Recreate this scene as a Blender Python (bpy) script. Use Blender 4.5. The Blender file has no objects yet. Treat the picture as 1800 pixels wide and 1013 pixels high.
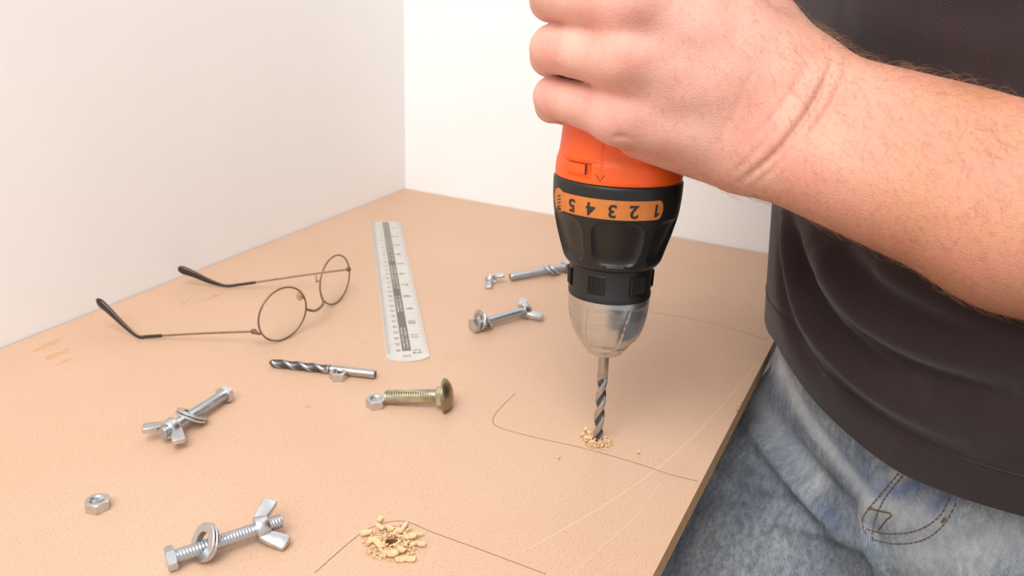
import bpy, bmesh, math, random
import numpy as np
from mathutils import Vector, Matrix
from mathutils.bvhtree import BVHTree

random.seed(7); RNG = np.random.default_rng(7)
scene = bpy.context.scene
COL = scene.collection
ZT = 800.0        # height of the worktop's upper face above the floor, mm
# Everything is designed in millimetres: x runs along the left wall into the room corner,
# y runs along the right wall, z = 0 is the face of the worktop; the corner is the origin.

# ------------------------------------------------------------------ camera
F_PX, PITCH, ROLL, YAW = 1490.19, 0.381123, -0.040517, 0.450858
CAM = np.array([-810.714, -536.131, 265.862])
_cp, _sp = math.cos(PITCH), math.sin(PITCH)
_fw = np.array([math.cos(YAW)*_cp, math.sin(YAW)*_cp, -_sp])
_r = np.array([math.sin(YAW), -math.cos(YAW), 0.0]); _d = np.cross(_fw, _r)
_cr, _sr = math.cos(ROLL), math.sin(ROLL)
RM = np.stack([_cr*_r+_sr*_d, -_sr*_r+_cr*_d, _fw])

def ray(px, py):
    return RM.T @ np.array([(px-900)/F_PX, (py-506.5)/F_PX, 1.0])
def at(px, py, D):                       # point at distance D along the view axis
    return CAM + D*ray(px, py)
def on(px, py, z=0.0):                   # point at height z above the worktop
    d = ray(px, py); return CAM + d*((z-CAM[2])/d[2])
def at_y(px, py, y):
    d = ray(px, py); return CAM + d*((y-CAM[1])/d[1])

cam = bpy.data.objects.new('camera', bpy.data.cameras.new('camera'))
COL.objects.link(cam); scene.camera = cam
mw = Matrix.Identity(4)
for i in range(3):
    mw[i][0], mw[i][1], mw[i][2] = RM[0][i], -RM[1][i], -RM[2][i]
mw.translation = Vector((CAM[0]*.001, CAM[1]*.001, (CAM[2]+ZT)*.001))
cam.matrix_world = mw
cam.data.sensor_width = 36.0; cam.data.lens = F_PX/1800*36.0
cam.data.clip_start = 0.01
cam.data.dof.use_dof = True; cam.data.dof.focus_distance = 0.43; cam.data.dof.aperture_fstop = 14.0

# ------------------------------------------------------------------ light
scene.view_settings.view_transform = 'Standard'; scene.view_settings.look = 'None'
scene.view_settings.gamma = 1.0; scene.view_settings.use_curve_mapping = False
scene.view_settings.exposure = 0.0
world = bpy.data.worlds.new('world'); scene.world = world
world.use_nodes = True
bg = world.node_tree.nodes['Background']
bg.inputs['Color'].default_value = (1.0, 0.995, 0.985, 1); bg.inputs['Strength'].default_value = 0.82

def area(name, loc, target, sx, sy, power, color):
    l = bpy.data.lights.new(name, 'AREA'); l.shape = 'RECTANGLE'; l.size = sx; l.size_y = sy
    l.energy = power; l.color = color
    o = bpy.data.objects.new(name, l); COL.objects.link(o)
    o.location = Vector(loc)*.001 + Vector((0, 0, ZT*.001))
    t = Vector(target)*.001 + Vector((0, 0, ZT*.001))
    o.rotation_euler = (t-o.location).to_track_quat('-Z', 'Y').to_euler()
    return o
area('bounce_key_light', (-1350, -330, 1400), (-380, -230, 0), 1.2, 1.2, 33.5, (1.0, 0.995, 0.985))  # added soft area lamp, high on the left, standing in for bounced flash

# ------------------------------------------------------------------ helpers: meshes
def NP(v): return np.asarray(v, float)
class MB:
    """collects pieces (mm) for one mesh"""
    def __init__(s): s.v = []; s.f = []; s.n = 0
    def add(s, V, F):
        V = NP(V); s.v.append(V)
        s.f += [tuple(int(i)+s.n for i in f) for f in F]; s.n += len(V); return s
    def get(s): return np.concatenate(s.v), s.f

def box(lo, hi):
    x0, y0, z0 = lo; x1, y1, z1 = hi
    V = [(x0,y0,z0),(x1,y0,z0),(x1,y1,z0),(x0,y1,z0),(x0,y0,z1),(x1,y0,z1),(x1,y1,z1),(x0,y1,z1)]
    F = [(0,3,2,1),(4,5,6,7),(0,1,5,4),(1,2,6,5),(2,3,7,6),(3,0,4,7)]
    return NP(V), F

def grid_faces(n, m, closed_u=True, closed_v=False):      # n rings of m points
    F = []
    for i in range(n if closed_v else n-1):
        a = i*m; b = ((i+1) % n)*m
        for j in range(m if closed_u else m-1):
            k = (j+1) % m
            F.append((a+j, a+k, b+k, b+j))
    return F

def rings(R, cap0=False, cap1=False, closed_v=False):     # R: n x m x 3
    R = NP(R); n, m = R.shape[:2]
    F = grid_faces(n, m, True, closed_v)
    if cap0: F.append(tuple(range(m-1, -1, -1)))
    if cap1: F.append(tuple((n-1)*m+j for j in range(m)))
    return R.reshape(-1, 3), F

def lathe(prof, seg=32, cap0=True, cap1=True, rfun=None):
    th = np.linspace(0, 2*np.pi, seg, endpoint=False)
    R = []
    for k, (r, z) in enumerate(prof):
        rr = np.full(seg, r) if rfun is None else rfun(r, z, th)
        R.append(np.stack([rr*np.cos(th), rr*np.sin(th), np.full(seg, z)], -1))
    return rings(R, cap0, cap1)

def smooth_path(P, n):                                    # Catmull-Rom
    P = NP(P); Q = np.vstack([2*P[0]-P[1], P, 2*P[-1]-P[-2]])
    out = []
    for t in np.linspace(0, len(P)-1-1e-9, n):
        i = int(t); u = t-i; a, b, c, d = Q[i:i+4]
        out.append(.5*((2*b)+(-a+c)*u+(2*a-5*b+4*c-d)*u*u+(-a+3*b-3*c+d)*u**3))
    return NP(out)

def tube(P, rad, seg=10, caps=True, flat=None):           # flat=(axis, factor): squash the section
    P = NP(P); n = len(P); rad = np.broadcast_to(NP(rad), (n,))
    T = np.gradient(P, axis=0); T /= np.linalg.norm(T, axis=1)[:, None]+1e-12
    u = np.cross(T[0], (0, 0, 1.0))
    if np.linalg.norm(u) < .1: u = np.cross(T[0], (1.0, 0, 0))
    th = np.linspace(0, 2*np.pi, seg, endpoint=False); R = []
    for i in range(n):
        u = u-T[i]*np.dot(u, T[i]); u /= np.linalg.norm(u)+1e-12
        w = np.cross(T[i], u)
        off = rad[i]*(np.outer(np.cos(th), u)+np.outer(np.sin(th), w))
        if flat is not None:
            ax = NP(flat[0]); fac = flat[1][i] if hasattr(flat[1], '__len__') else flat[1]
            off -= np.outer(off@ax, ax)*(1-fac)
        R.append(P[i]+off)
    return rings(R, caps, caps)

def closed_tube(P, rad, seg=8):                           # P closed loop
    P = NP(P); n = len(P)
    T = np.roll(P, -1, 0)-np.roll(P, 1, 0); T /= np.linalg.norm(T, axis=1)[:, None]
    c = P.mean(0); th = np.linspace(0, 2*np.pi, seg, endpoint=False); R = []
    for i in range(n):
        u = P[i]-c; u -= T[i]*np.dot(u, T[i]); u /= np.linalg.norm(u); w = np.cross(T[i], u)
        R.append(P[i]+rad*(np.outer(np.cos(th), u)+np.outer(np.sin(th), w)))
    return rings(R, closed_v=True)

def extrude(poly, t):                                     # xy polygon, thickness t in z (0..t)
    n = len(poly); P = NP(poly)
    V = np.vstack([np.c_[P, np.zeros(n)], np.c_[P, np.full(n, t)]])
    F = [tuple(range(n-1, -1, -1)), tuple(range(n, 2*n))]+[(i, (i+1) % n, n+(i+1) % n, n+i) for i in range(n)]
    return V, F

def bevel(V, F, w, seg=2, angle=30):
    bm = bmesh.new()
    vs = [bm.verts.new(v) for v in V]
    for f in F: bm.faces.new([vs[i] for i in f])
    bm.normal_update()
    ed = [e for e in bm.edges if len(e.link_faces) == 2 and e.calc_face_angle(0) > math.radians(angle)]
    bmesh.ops.bevel(bm, geom=ed, offset=w, segments=seg, profile=.5, affect='EDGES', clamp_overlap=True)
    bm.verts.index_update()
    V = NP([v.co for v in bm.verts]); F = [tuple(v.index for v in f.verts) for f in bm.faces]
    bm.free(); return V, F

def text_mesh(s, size, bold=0.0):
    c = bpy.data.curves.new('t', 'FONT'); c.body = s; c.size = size; c.offset = bold
    c.align_x = 'CENTER'; c.align_y = 'CENTER'; c.resolution_u = 4
    o = bpy.data.objects.new('t', c); COL.objects.link(o)
    dg = bpy.context.evaluated_depsgraph_get(); ev = o.evaluated_get(dg); m = ev.to_mesh()
    V = NP([v.co for v in m.vertices]) if len(m.vertices) else np.zeros((0, 3))
    F = [tuple(p.vertices) for p in m.polygons]
    ev.to_mesh_clear(); bpy.data.objects.remove(o); bpy.data.curves.remove(c)
    return V, F

# ------------------------------------------------------------------ helpers: objects
MATS = {}
def thing(name, label, cat, origin=(0, 0, 0), rot=None, group=None):
    o = bpy.data.objects.new(name, None); COL.objects.link(o); o.empty_display_size = .01
    M = Matrix.Identity(4) if rot is None else rot.to_4x4()
    M.translation = Vector((origin[0]*.001, origin[1]*.001, (origin[2]+ZT)*.001))
    o.matrix_world = M; o['label'] = label; o['category'] = cat
    if group: o['group'] = group
    return o

def mesh_of(name, V, F, smooth=35):
    me = bpy.data.meshes.new(name)
    me.from_pydata((NP(V)*.001).tolist(), [], [list(f) for f in F])
    bm = bmesh.new(); bm.from_mesh(me); bmesh.ops.recalc_face_normals(bm, faces=bm.faces); bm.to_mesh(me); bm.free()
    if smooth is not None:
        me.shade_smooth()
        if smooth < 180: me.set_sharp_from_angle(angle=math.radians(smooth))
    return me

def link(name, me, mat, parent=None):
    o = bpy.data.objects.new(name, me); COL.objects.link(o)
    if mat is not None and len(me.materials) == 0: me.materials.append(mat)
    if parent is not None: o.parent = parent
    return o

def part(name, VF, mat, parent=None, smooth=35, world=False, top=None):
    """world=True: coordinates are the scene's (mm above the worktop); otherwise the parent's own"""
    V, F = VF; V = NP(V)
    if world:
        if parent is not None:
            Mi = parent_matrix(parent).inverted()
            A = NP([[Mi[i][j] for j in range(4)] for i in range(3)])
            W = (V+[0, 0, ZT])*.001
            V = (W@A[:, :3].T+A[:, 3])*1000
        else:
            V = V+[0, 0, ZT]
    return link(name, mesh_of(name, V, F, smooth), mat, parent)

def parent_matrix(o):
    M = o.matrix_basis.copy()
    while o.parent is not None:
        o = o.parent; M = o.matrix_basis @ M
    return M

def tag(o, label=None, cat=None, group=None, kind=None):
    if label: o['label'] = label
    if cat: o['category'] = cat
    if group: o['group'] = group
    if kind: o['kind'] = kind
    return o

def frame_z(d, up=(0, 0, 1)):            # rotation whose local z points along d
    z = Vector(d).normalized(); x = Vector(up).cross(z)
    if x.length < 1e-4: x = Vector((1, 0, 0))
    x.normalize(); y = z.cross(x)
    return Matrix((x, y, z)).transposed()

# ------------------------------------------------------------------ materials
def lin(r, g, b):
    f = lambda c: (c/255/12.92) if c/255 <= .04045 else ((c/255+.055)/1.055)**2.4
    return (f(r), f(g), f(b), 1)

class NT:
    def __init__(s, name):
        s.m = bpy.data.materials.new(name); s.m.use_nodes = True
        s.t = s.m.node_tree; s.b = s.t.nodes['Principled BSDF']; MATS[name] = s.m
    def n(s, typ, **kw):
        o = s.t.nodes.new(typ)
        for k, v in kw.items():
            if k in o.inputs: o.inputs[k].default_value = v
            else: setattr(o, k, v)
        return o
    def l(s, a, b): s.t.links.new(a, b); return s
    def coord(s, which='Object', scale=(1, 1, 1), rot=(0, 0, 0)):
        c = s.n('ShaderNodeTexCoord'); mp = s.n('ShaderNodeMapping')
        mp.inputs['Scale'].default_value = scale; mp.inputs['Rotation'].default_value = rot
        s.l(c.outputs[which], mp.inputs['Vector']); return mp.outputs['Vector']
    def noise(s, vec, scale, detail=3, rough=.55, dist=0):
        o = s.n('ShaderNodeTexNoise'); o.inputs['Scale'].default_value = scale
        o.inputs['Detail'].default_value = detail; o.inputs['Roughness'].default_value = rough
        o.inputs['Distortion'].default_value = dist
        s.l(vec, o.inputs['Vector']); return o.outputs['Fac']
    def ramp(s, fac, stops, interp='LINEAR'):
        o = s.n('ShaderNodeValToRGB'); o.color_ramp.interpolation = interp
        e = o.color_ramp.elements
        while len(e) < len(stops): e.new(.5)
        for k, (p, c) in enumerate(stops):
            e[k].position = p; e[k].color = c if len(c) == 4 else (*c, 1)
        s.l(fac, o.inputs['Fac']); return o.outputs['Color']
    def mix(s, fac, a, b, mode='MIX'):
        o = s.n('ShaderNodeMix', data_type='RGBA', blend_type=mode)
        for sock, v in ((o.inputs[0], fac), (o.inputs[6], a), (o.inputs[7], b)):
            if hasattr(v, 'links') or hasattr(v, 'is_linked'): s.l(v, sock)
            else: sock.default_value = v
        return o.outputs[2]
    def bump(s, h, strength, dist=.001):
        o = s.n('ShaderNodeBump'); o.inputs['Strength'].default_value = strength; o.inputs['Distance'].default_value = dist
        s.l(h, o.inputs['Height']); s.l(o.outputs['Normal'], s.b.inputs['Normal']); return o
    def math(s, op, a, b=0.0, c=0.0):
        o = s.n('ShaderNodeMath', operation=op)
        for k, v in enumerate((a, b, c)):
            if hasattr(v, 'is_linked'): s.l(v, o.inputs[k])
            else: o.inputs[k].default_value = v
        return o.outputs[0]
    def set(s, **kw):
        for k, v in kw.items(): s.b.inputs[k.replace('_', ' ')].default_value = v
        return s

def simple(name, col, rough=.5, metal=0.0, var=0.0, vscale=60, bump=0.0, **kw):
    t = NT(name); t.set(Roughness=rough, Metallic=metal, **kw)
    v = t.coord()
    nz = t.noise(v, vscale, 4)
    lo = tuple(c*(1-var) for c in col[:3])+(1,); hi = tuple(min(1, c*(1+var)) for c in col[:3])+(1,)
    t.l(t.ramp(nz, [(.3, lo), (.7, hi)]), t.b.inputs['Base Color'])
    if bump: t.bump(nz, bump, .0005)
    return t.m

# painted plaster
t = NT('wall_paint'); v = t.coord()
big = t.noise(v, 3.2, 3); fine = t.noise(v, 90, 5)
c = t.ramp(big, [(.35, lin(240, 239, 238)), (.65, lin(246, 245, 244))])
t.l(c, t.b.inputs['Base Color']); t.set(Roughness=.75); t.bump(t.mix(.3, big, fine), .12, .004)
# MDF
t = NT('mdf_board'); v = t.coord(scale=(1, 1, 1))
n1 = t.noise(v, 9, 5); n2 = t.noise(v, 1000, 3, .7); n3 = t.noise(t.coord(scale=(1, 2.6, 1), rot=(0, 0, .5)), 260, 5, .65, 1.2)
base = t.ramp(n1, [(.3, lin(205, 171, 146)), (.7, lin(211, 179, 155))])
c = t.mix(t.math('MULTIPLY', n3, .6), base, lin(191, 151, 117))
c = t.mix(t.ramp(n2, [(.3, (1, 1, 1)), (.46, (0, 0, 0))]), c, lin(176, 134, 100))
st = t.ramp(t.noise(v, 16, 3, .6, .6), [(.66, (0, 0, 0)), (.74, (1, 1, 1))])
c = t.mix(t.math('MULTIPLY', st, .28), c, lin(196, 144, 96))
t.l(c, t.b.inputs['Base Color']); t.set(Roughness=.5, Specular_IOR_Level=.5); t.bump(n2, .08, .0003)
MDF = MATS['mdf_board']
MDF_EDGE = simple('mdf_cut_edge', lin(190, 146, 104), .8, var=.12, vscale=300, bump=.2)
MDF_HOLE = simple('mdf_bore', lin(150, 104, 62), .9, var=.2, vscale=300)
SHAV = simple('wood_shaving', lin(226, 188, 144), .85, var=.1, vscale=400, bump=.3)
DUST = simple('wood_dust', lin(218, 180, 140), .9, var=.15, vscale=500)
FLOOR = simple('floor_concrete', lin(84, 76, 70), .85, var=.1, vscale=8)
PENCIL = simple('pencil', lin(118, 90, 70), .7, var=.2, vscale=200)
SCRATCH = simple('scratch', lin(218, 183, 152), .7, var=.03, vscale=200)
SCUFF = simple('scuff', lin(74, 62, 52), .8, var=.2, vscale=500)
STAIN = simple('glue_stain', lin(200, 157, 120), .6, var=.1, vscale=300)
ZINC = simple('zinc', lin(205, 208, 210), .3, 1.0, .08, 220, .03)
ZINC2 = simple('zinc_thread', lin(186, 193, 200), .33, 1.0, .06, 220)
BRASSY = simple('passivated_steel', lin(200, 194, 172), .36, 1.0, .2, 150, .04)
DOME = simple('tarnished_dome', lin(152, 141, 114), .36, 1.0, .25, 110, .06)
STEEL = simple('drill_steel', lin(176, 174, 170), .3, 1.0, .15, 200, .03)
FLUTE = simple('dark_flute', lin(92, 92, 96), .42, .9, .2, 200, .04)
t = NT('brushed_chuck'); v = t.coord(scale=(1, 1, 30))
n = t.noise(v, 60, 4, .6); w = t.noise(t.coord(), 45, 4)
c = t.mix(n, lin(214, 212, 208), lin(172, 170, 166)); c = t.mix(t.ramp(w, [(.62, (0, 0, 0)), (.7, (1, 1, 1))]), c, lin(216, 214, 210))
t.l(c, t.b.inputs['Base Color']); t.set(Metallic=.95, Roughness=.3); t.bump(n, .12, .0003)
CHUCK = t.m
t = NT('black_plastic'); v = t.coord()
n = t.noise(v, 900, 2); w = t.noise(v, 130, 4, .7)
c = t.mix(t.ramp(w, [(.66, (0, 0, 0)), (.78, (1, 1, 1))]), lin(27, 25, 24), lin(54, 51, 49))
t.l(c, t.b.inputs['Base Color']); t.set(Roughness=.42, Specular_IOR_Level=.45); t.bump(n, .12, .0002)
BLACK = t.m
ORANGE = simple('orange_plastic', lin(238, 92, 22), .38, 0, .03, 30, .0)
ORANGE_D = simple('orange_print', lin(196, 116, 52), .55, 0, .1, 120)
INK = simple('black_print', lin(44, 32, 26), .6, 0, .1, 100)
RULER = simple('ruler_steel', lin(216, 214, 208), .42, .55, .04, 60, .02)
RINK = simple('ruler_black_print', lin(112, 100, 92), .6, 0, .1, 300)
RINK2 = simple('ruler_grey_print', lin(128, 120, 114), .6, 0, .1, 300)
RLIGHT = simple('ruler_light_print', lin(196, 188, 180), .6, 0, .1, 300)
FRAME = simple('spectacle_metal', lin(134, 110, 88), .4, .6, .15, 120)
SLEEVE = simple('spectacle_sleeve', lin(50, 36, 28), .3, 0, .2, 150)
t = NT('clear_lens'); t.set(Roughness=.0, IOR=1.05, Transmission_Weight=1.0); t.b.inputs['Base Color'].default_value = (.985, .985, .975, 1)
LENS = t.m
t = NT('nose_pad'); t.set(Roughness=.25, Transmission_Weight=.55, IOR=1.3); t.b.inputs['Base Color'].default_value = lin(225, 205, 165)
PAD = t.m
# skin: the pigment differs between the pale hand and the sunburnt, freckled forearm
t = NT('skin'); v = t.coord()
at_ = t.n('ShaderNodeAttribute', attribute_name='tan'); ar = t.n('ShaderNodeAttribute', attribute_name='flush')
base = t.ramp(at_.outputs['Fac'], [(0, lin(222, 172, 156)), (.5, lin(213, 159, 136)), (1, lin(197, 138, 107))])
m1 = t.noise(v, 55, 4); m2 = t.noise(v, 430, 4, .7); m3 = t.noise(v, 420, 3, .6)
c = t.mix(t.ramp(m1, [(.38, (0, 0, 0)), (.66, (.5, .5, .5))]), base, lin(208, 138, 120))
c = t.mix(t.math('MULTIPLY', t.ramp(m2, [(.52, (0, 0, 0)), (.66, (1, 1, 1))]), t.math('MULTIPLY_ADD', at_.outputs['Fac'], .42, .1)), c, lin(186, 112, 80))
c = t.mix(t.math('MULTIPLY', ar.outputs['Fac'], .28), c, lin(212, 124, 110))
t.l(c, t.b.inputs['Base Color']); t.set(Roughness=.5, Subsurface_Weight=.12, Subsurface_Scale=.004, Specular_IOR_Level=.4)
t.b.inputs['Subsurface Radius'].default_value = (1.0, .35, .2)
vo = t.n('ShaderNodeTexVoronoi', feature='DISTANCE_TO_EDGE'); vo.inputs['Scale'].default_value = 700
t.l(v, vo.inputs['Vector'])
t.bump(t.mix(.5, t.ramp(vo.outputs['Distance'], [(0, (0, 0, 0)), (.25, (1, 1, 1))]), m3), .34, .0005)
SKIN = t.m
HAIR = simple('arm_hair', lin(156, 110, 76), .5)
HEADHAIR = simple('head_hair', lin(70, 50, 36), .6, 0, .2, 80)
# shirt: pique knit
t = NT('pique_knit'); uv = t.n('ShaderNodeUVMap', uv_map='cloth')
sep = t.n('ShaderNodeSeparateXYZ'); t.l(uv.outputs['UV'], sep.inputs[0])
wu = t.math('SINE', t.math('MULTIPLY', sep.outputs[0], 2*math.pi/1.5)); wv = t.math('SINE', t.math('MULTIPLY', sep.outputs[1], 2*math.pi/1.5))
h = t.math('MULTIPLY_ADD', t.math('MULTIPLY', wu, wv), .5, .5)
c = t.mix(h, lin(28, 19, 20), lin(55, 41, 41))
c = t.mix(t.ramp(t.noise(t.coord(), 26, 4), [(.35, (0, 0, 0)), (.7, (.5, .5, .5))]), c, lin(56, 43, 44))
t.l(c, t.b.inputs['Base Color']); t.set(Roughness=.9, Sheen_Weight=.22, Specular_IOR_Level=.2)
t.b.inputs['Sheen Roughness'].default_value = .5
t.bump(h, .5, .0004)
SHIRT = t.m
SEAM_D = simple('shirt_thread', lin(60, 47, 47), .9, 0, .1, 200)
# denim
t = NT('washed_denim'); a1 = t.n('ShaderNodeAttribute', attribute_name='cloth')
sep = t.n('ShaderNodeSeparateXYZ'); t.l(a1.outputs['Vector'], sep.inputs[0])
dg = t.math('ADD', sep.outputs[0], t.math('MULTIPLY', sep.outputs[2], .55))
tw = t.math('MULTIPLY_ADD', t.math('SINE', t.math('MULTIPLY', dg, 2*math.pi/1.25)), .5, .5)
mp = t.n('ShaderNodeMapping'); mp.inputs['Scale'].default_value = (1.0, 1.0, .45); t.l(a1.outputs['Vector'], mp.inputs['Vector'])
b1 = t.noise(mp.outputs['Vector'], .03, 8, .68); b2 = t.noise(mp.outputs['Vector'], .3, 6, .8)
c = t.ramp(b1, [(.34, lin(88, 100, 120)), (.48, lin(132, 141, 153)), (.64, lin(172, 174, 176))])
c = t.mix(t.ramp(b2, [(.40, (0, 0, 0)), (.60, (.85, .85, .85))]), c, lin(126, 136, 152), 'MULTIPLY')
c = t.mix(t.math('MULTIPLY', tw, .42), c, lin(186, 189, 190))
wl = t.n('ShaderNodeAttribute', attribute_name='wear')
c = t.mix(wl.outputs['Fac'], c, lin(214, 214, 212)); bl = t.n('ShaderNodeAttribute', attribute_name='blue')
c = t.mix(t.math('MULTIPLY', bl.outputs['Fac'], .7), c, lin(70, 96, 140))
t.l(c, t.b.inputs['Base Color']); t.set(Roughness=.9, Specular_IOR_Level=.2); t.bump(tw, .35, .0003)
DENIM = t.m
THREAD = simple('ochre_thread', lin(112, 86, 54), .8, 0, .25, 400)
SHOE = simple('shoe_leather', lin(60, 48, 40), .5)

# ------------------------------------------------------------------ setting
def struct(name, VF, mat):
    o = part(name, VF, mat, None, None, world=True); o['kind'] = 'structure'; return o
struct('floor', box((-2600, -2600, -ZT-40), (60, 60, -ZT)), FLOOR)
struct('wall_left', box((-2600, 0, -ZT), (60, 60, 1700)), MATS['wall_paint'])
struct('wall_right', box((0, -2600, -ZT), (60, 0, 1700)), MATS['wall_paint'])

# ------------------------------------------------------------------ worktop
W = 462.4; X0 = -1500.0; TH = 12.5
holeA = on(689, 955); holeB = on(1050, 777)
wt = thing('worktop', 'scuffed tan fibreboard worktop fitted into the corner between two white walls', 'worktop', (-750, -231, 0))
def board():
    bm = bmesh.new()
    bmesh.ops.create_cube(bm, size=1)
    for v in bm.verts:
        v.co = ((X0-1.0)/2+v.co.x*(-1.0-X0), -W/2-.5+v.co.y*(W-1.0), -TH/2+v.co.z*TH)
    bm.faces.ensure_lookup_table()
    me = bpy.data.meshes.new('b'); bm.to_mesh(me); bm.free()
    o = bpy.data.objects.new('b', me); COL.objects.link(o)
    cut = []
    for h in (holeA, holeB):
        V, F = lathe([(3.2, -7.5), (3.2, 1.0)], 28); V = V+[h[0], h[1], 0]
        cm = bpy.data.meshes.new('c'); cm.from_pydata(V.tolist(), [], F)
        bm = bmesh.new(); bm.from_mesh(cm); bmesh.ops.recalc_face_normals(bm, faces=bm.faces); bm.to_mesh(cm); bm.free()
        co = bpy.data.objects.new('c', cm); COL.objects.link(co); cut.append(co)
        md = o.modifiers.new('x', 'BOOLEAN'); md.operation = 'DIFFERENCE'; md.object = co; md.solver = 'EXACT'
    dgp = bpy.context.evaluated_depsgraph_get(); ev = o.evaluated_get(dgp); m2 = ev.to_mesh()
    V = NP([v.co for v in m2.vertices]); F = [tuple(p.vertices) for p in m2.polygons]
    ev.to_mesh_clear()
    for q in cut+[o]: bpy.data.objects.remove(q)
    return V, F
bo = part('board', board(), MDF, wt, 30, world=True)
bo.data.materials.append(MDF_EDGE); bo.data.materials.append(MDF_HOLE)
for p in bo.data.polygons:
    if p.normal.y < -.9 and abs(p.center.y*1000-231-(-W)) < 30: p.material_index = 1
    hz = p.center
    for h in (holeA, holeB):
        if math.hypot(hz.x*1000-750-h[0], hz.y*1000-231-h[1]) < 4.5 and hz.z < -.0005: p.material_index = 2
for (lx, ly) in ((-60, -40), (-1450, -40), (-1450, -430)):
    part('leg', bevel(*box((lx-22, ly-22, -ZT), (lx+22, ly+22, -TH)), 2), MDF_EDGE, wt, 30, world=True)

def ribbon(P, w, z=.06):
    P = NP(P); T = np.gradient(P, axis=0); T /= np.linalg.norm(T, axis=1)[:, None]
    N = np.stack([-T[:, 1], T[:, 0], 0*T[:, 0]], -1)
    ww = np.broadcast_to(NP(w), (len(P),))[:, None]
    A = P+N*ww/2; B = P-N*ww/2; A[:, 2] = z; B[:, 2] = z
    V = np.vstack([A, B]); n = len(P)
    return V, [(i, i+1, n+i+1, n+i) for i in range(n-1)]
def pix_path(pts, n=40): return smooth_path([on(*q) for q in pts], n)
for pts in ([(906, 692), (885, 712), (868, 733), (874, 750), (935, 768), (1020, 787), (1110, 812), (1180, 835), (1226, 846)],
            [(553, 1008), (590, 975), (632, 940), (668, 922), (712, 917), (760, 936), (840, 965), (960, 1010)],
            [(1135, 548), (1185, 555), (1240, 566), (1300, 582), (1347, 598)]):
    part('pencil_line', ribbon(pix_path(pts), .42), PENCIL, wt, None, world=True)
for pts, w in (([(1330, 640), (1250, 735), (1160, 820), (1060, 890), (930, 965)], .8), ([(1010, 1005), (1060, 960), (1120, 905), (1160, 850)], .4),
               ([(580, 688), (620, 678), (660, 668)], .3), ([(520, 250+420), (540, 690), (560, 716)], .25)):
    part('scratch', ribbon(pix_path(pts), w, .05), SCRATCH, wt, None, world=True)
sc = MB()
for k in range(46):
    q = on(1306-14*k/46+random.gauss(0, 2.2), 706+38*k/46+random.gauss(0, 1.5))
    if q[1] < -W+.5: continue
    a = random.uniform(0, 6.28); s = random.uniform(.35, 1.0)
    P = [(q[0]+s*random.uniform(.6, 1.3)*math.cos(a+i*1.257), q[1]+s*random.uniform(.6, 1.3)*math.sin(a+i*1.257), .05) for i in range(5)]
    sc.add(P, [(0, 1, 2, 3, 4)])
tag(part('scuff_mark', sc.get(), SCUFF, wt, None, world=True), kind='stuff')
stn = MB()
for (px, py, s) in ((88, 605, 9), (104, 622, 7), (118, 634, 5), (323, 533, 4), (370, 524, 5), (385, 518, 3), (540, 716, 3), (640, 605, 3), (1205, 578, 1.6), (1200, 592, 1.8), (1225, 660, 2)):
    q = on(px, py); n = 14
    rr = [s*random.uniform(.5, 1.1) for _ in range(n)]
    P = [(q[0]+rr[i]*1.5*math.cos(i*6.283/n), q[1]+rr[i]*.6*math.sin(i*6.283/n), .04) for i in range(n)]
    stn.add(P, [tuple(range(n))])
tag(part('stain', stn.get(), STAIN, wt, None, world=True), kind='stuff')

# ------------------------------------------------------------------ hardware
HEXR = lambda th, af: (af/2)/np.cos((th+np.pi/6) % (np.pi/3)-np.pi/6)
def hex_block(af, h, hole=None, chamf=.55, z0=0.0, th_seg=48, both=True):
    th = np.linspace(0, 2*np.pi, th_seg, endpoint=False); hx = HEXR(th, af); c = af/2*1.0
    R = []
    def ring(r, z): R.append(np.stack([r*np.cos(th), r*np.sin(th), np.full(th_seg, z0)+z], -1))
    one = np.ones(th_seg)
    ztop = lambda: h-np.clip((hx-c*.98), 0, None)*chamf
    zbot = lambda: np.clip((hx-c*.98), 0, None)*chamf
    if hole:
        ring(one*hole, .5); ring(one*(hole+.45), 0)
    ring(one*c*.97, 0)
    ring(hx, zbot() if both else 0*hx)
    ring(hx, ztop())
    ring(one*c*.97, h)
    if hole:
        ring(one*(hole+.45), h)
        n = 9
        for k in range(n): ring(one*(hole-(.28 if k % 2 else 0)), h-.5-(h-1.0)*k/(n-1))
        return rings(R, closed_v=True)
    return rings(R, True, True)

def thread(r, L, pitch, seg=20, depth=.28):
    n = max(8, int(L/pitch*4)); th = np.linspace(0, 2*np.pi, seg, endpoint=False); R = []
    for i in range(n+1):
        z = L*i/n; ph = (z/pitch-th/(2*np.pi)) % 1.0
        rr = r-depth*np.abs(ph*2-1)*2*.5
        e = min(z, L-z); rr = np.minimum(rr, r-depth*.9+max(0, e)*.6) if L-z < .8 else rr
        R.append(np.stack([rr*np.cos(th), rr*np.sin(th), np.full(seg, z)], -1))
    return rings(R, True, True)

CACHE = {}
def cached(key, fn, smooth=35):
    if key not in CACHE: CACHE[key] = mesh_of(key[0], *fn(), smooth)
    return CACHE[key]
def cpart(name, key, fn, mat, parent, smooth=35):
    return link(name, cached((name,)+key, fn, smooth), mat, parent)

def hex_nut(px, py, af, h, rot, label, z=0.0):
    p = on(px, py, h/2); p[2] = z
    o = thing('hex_nut', label, 'nut', p, Matrix.Rotation(rot, 3, 'Z'))
    cpart('nut_body', (af, h), lambda: hex_block(af, h, af*.29), ZINC, o, 25)
    return o

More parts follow.
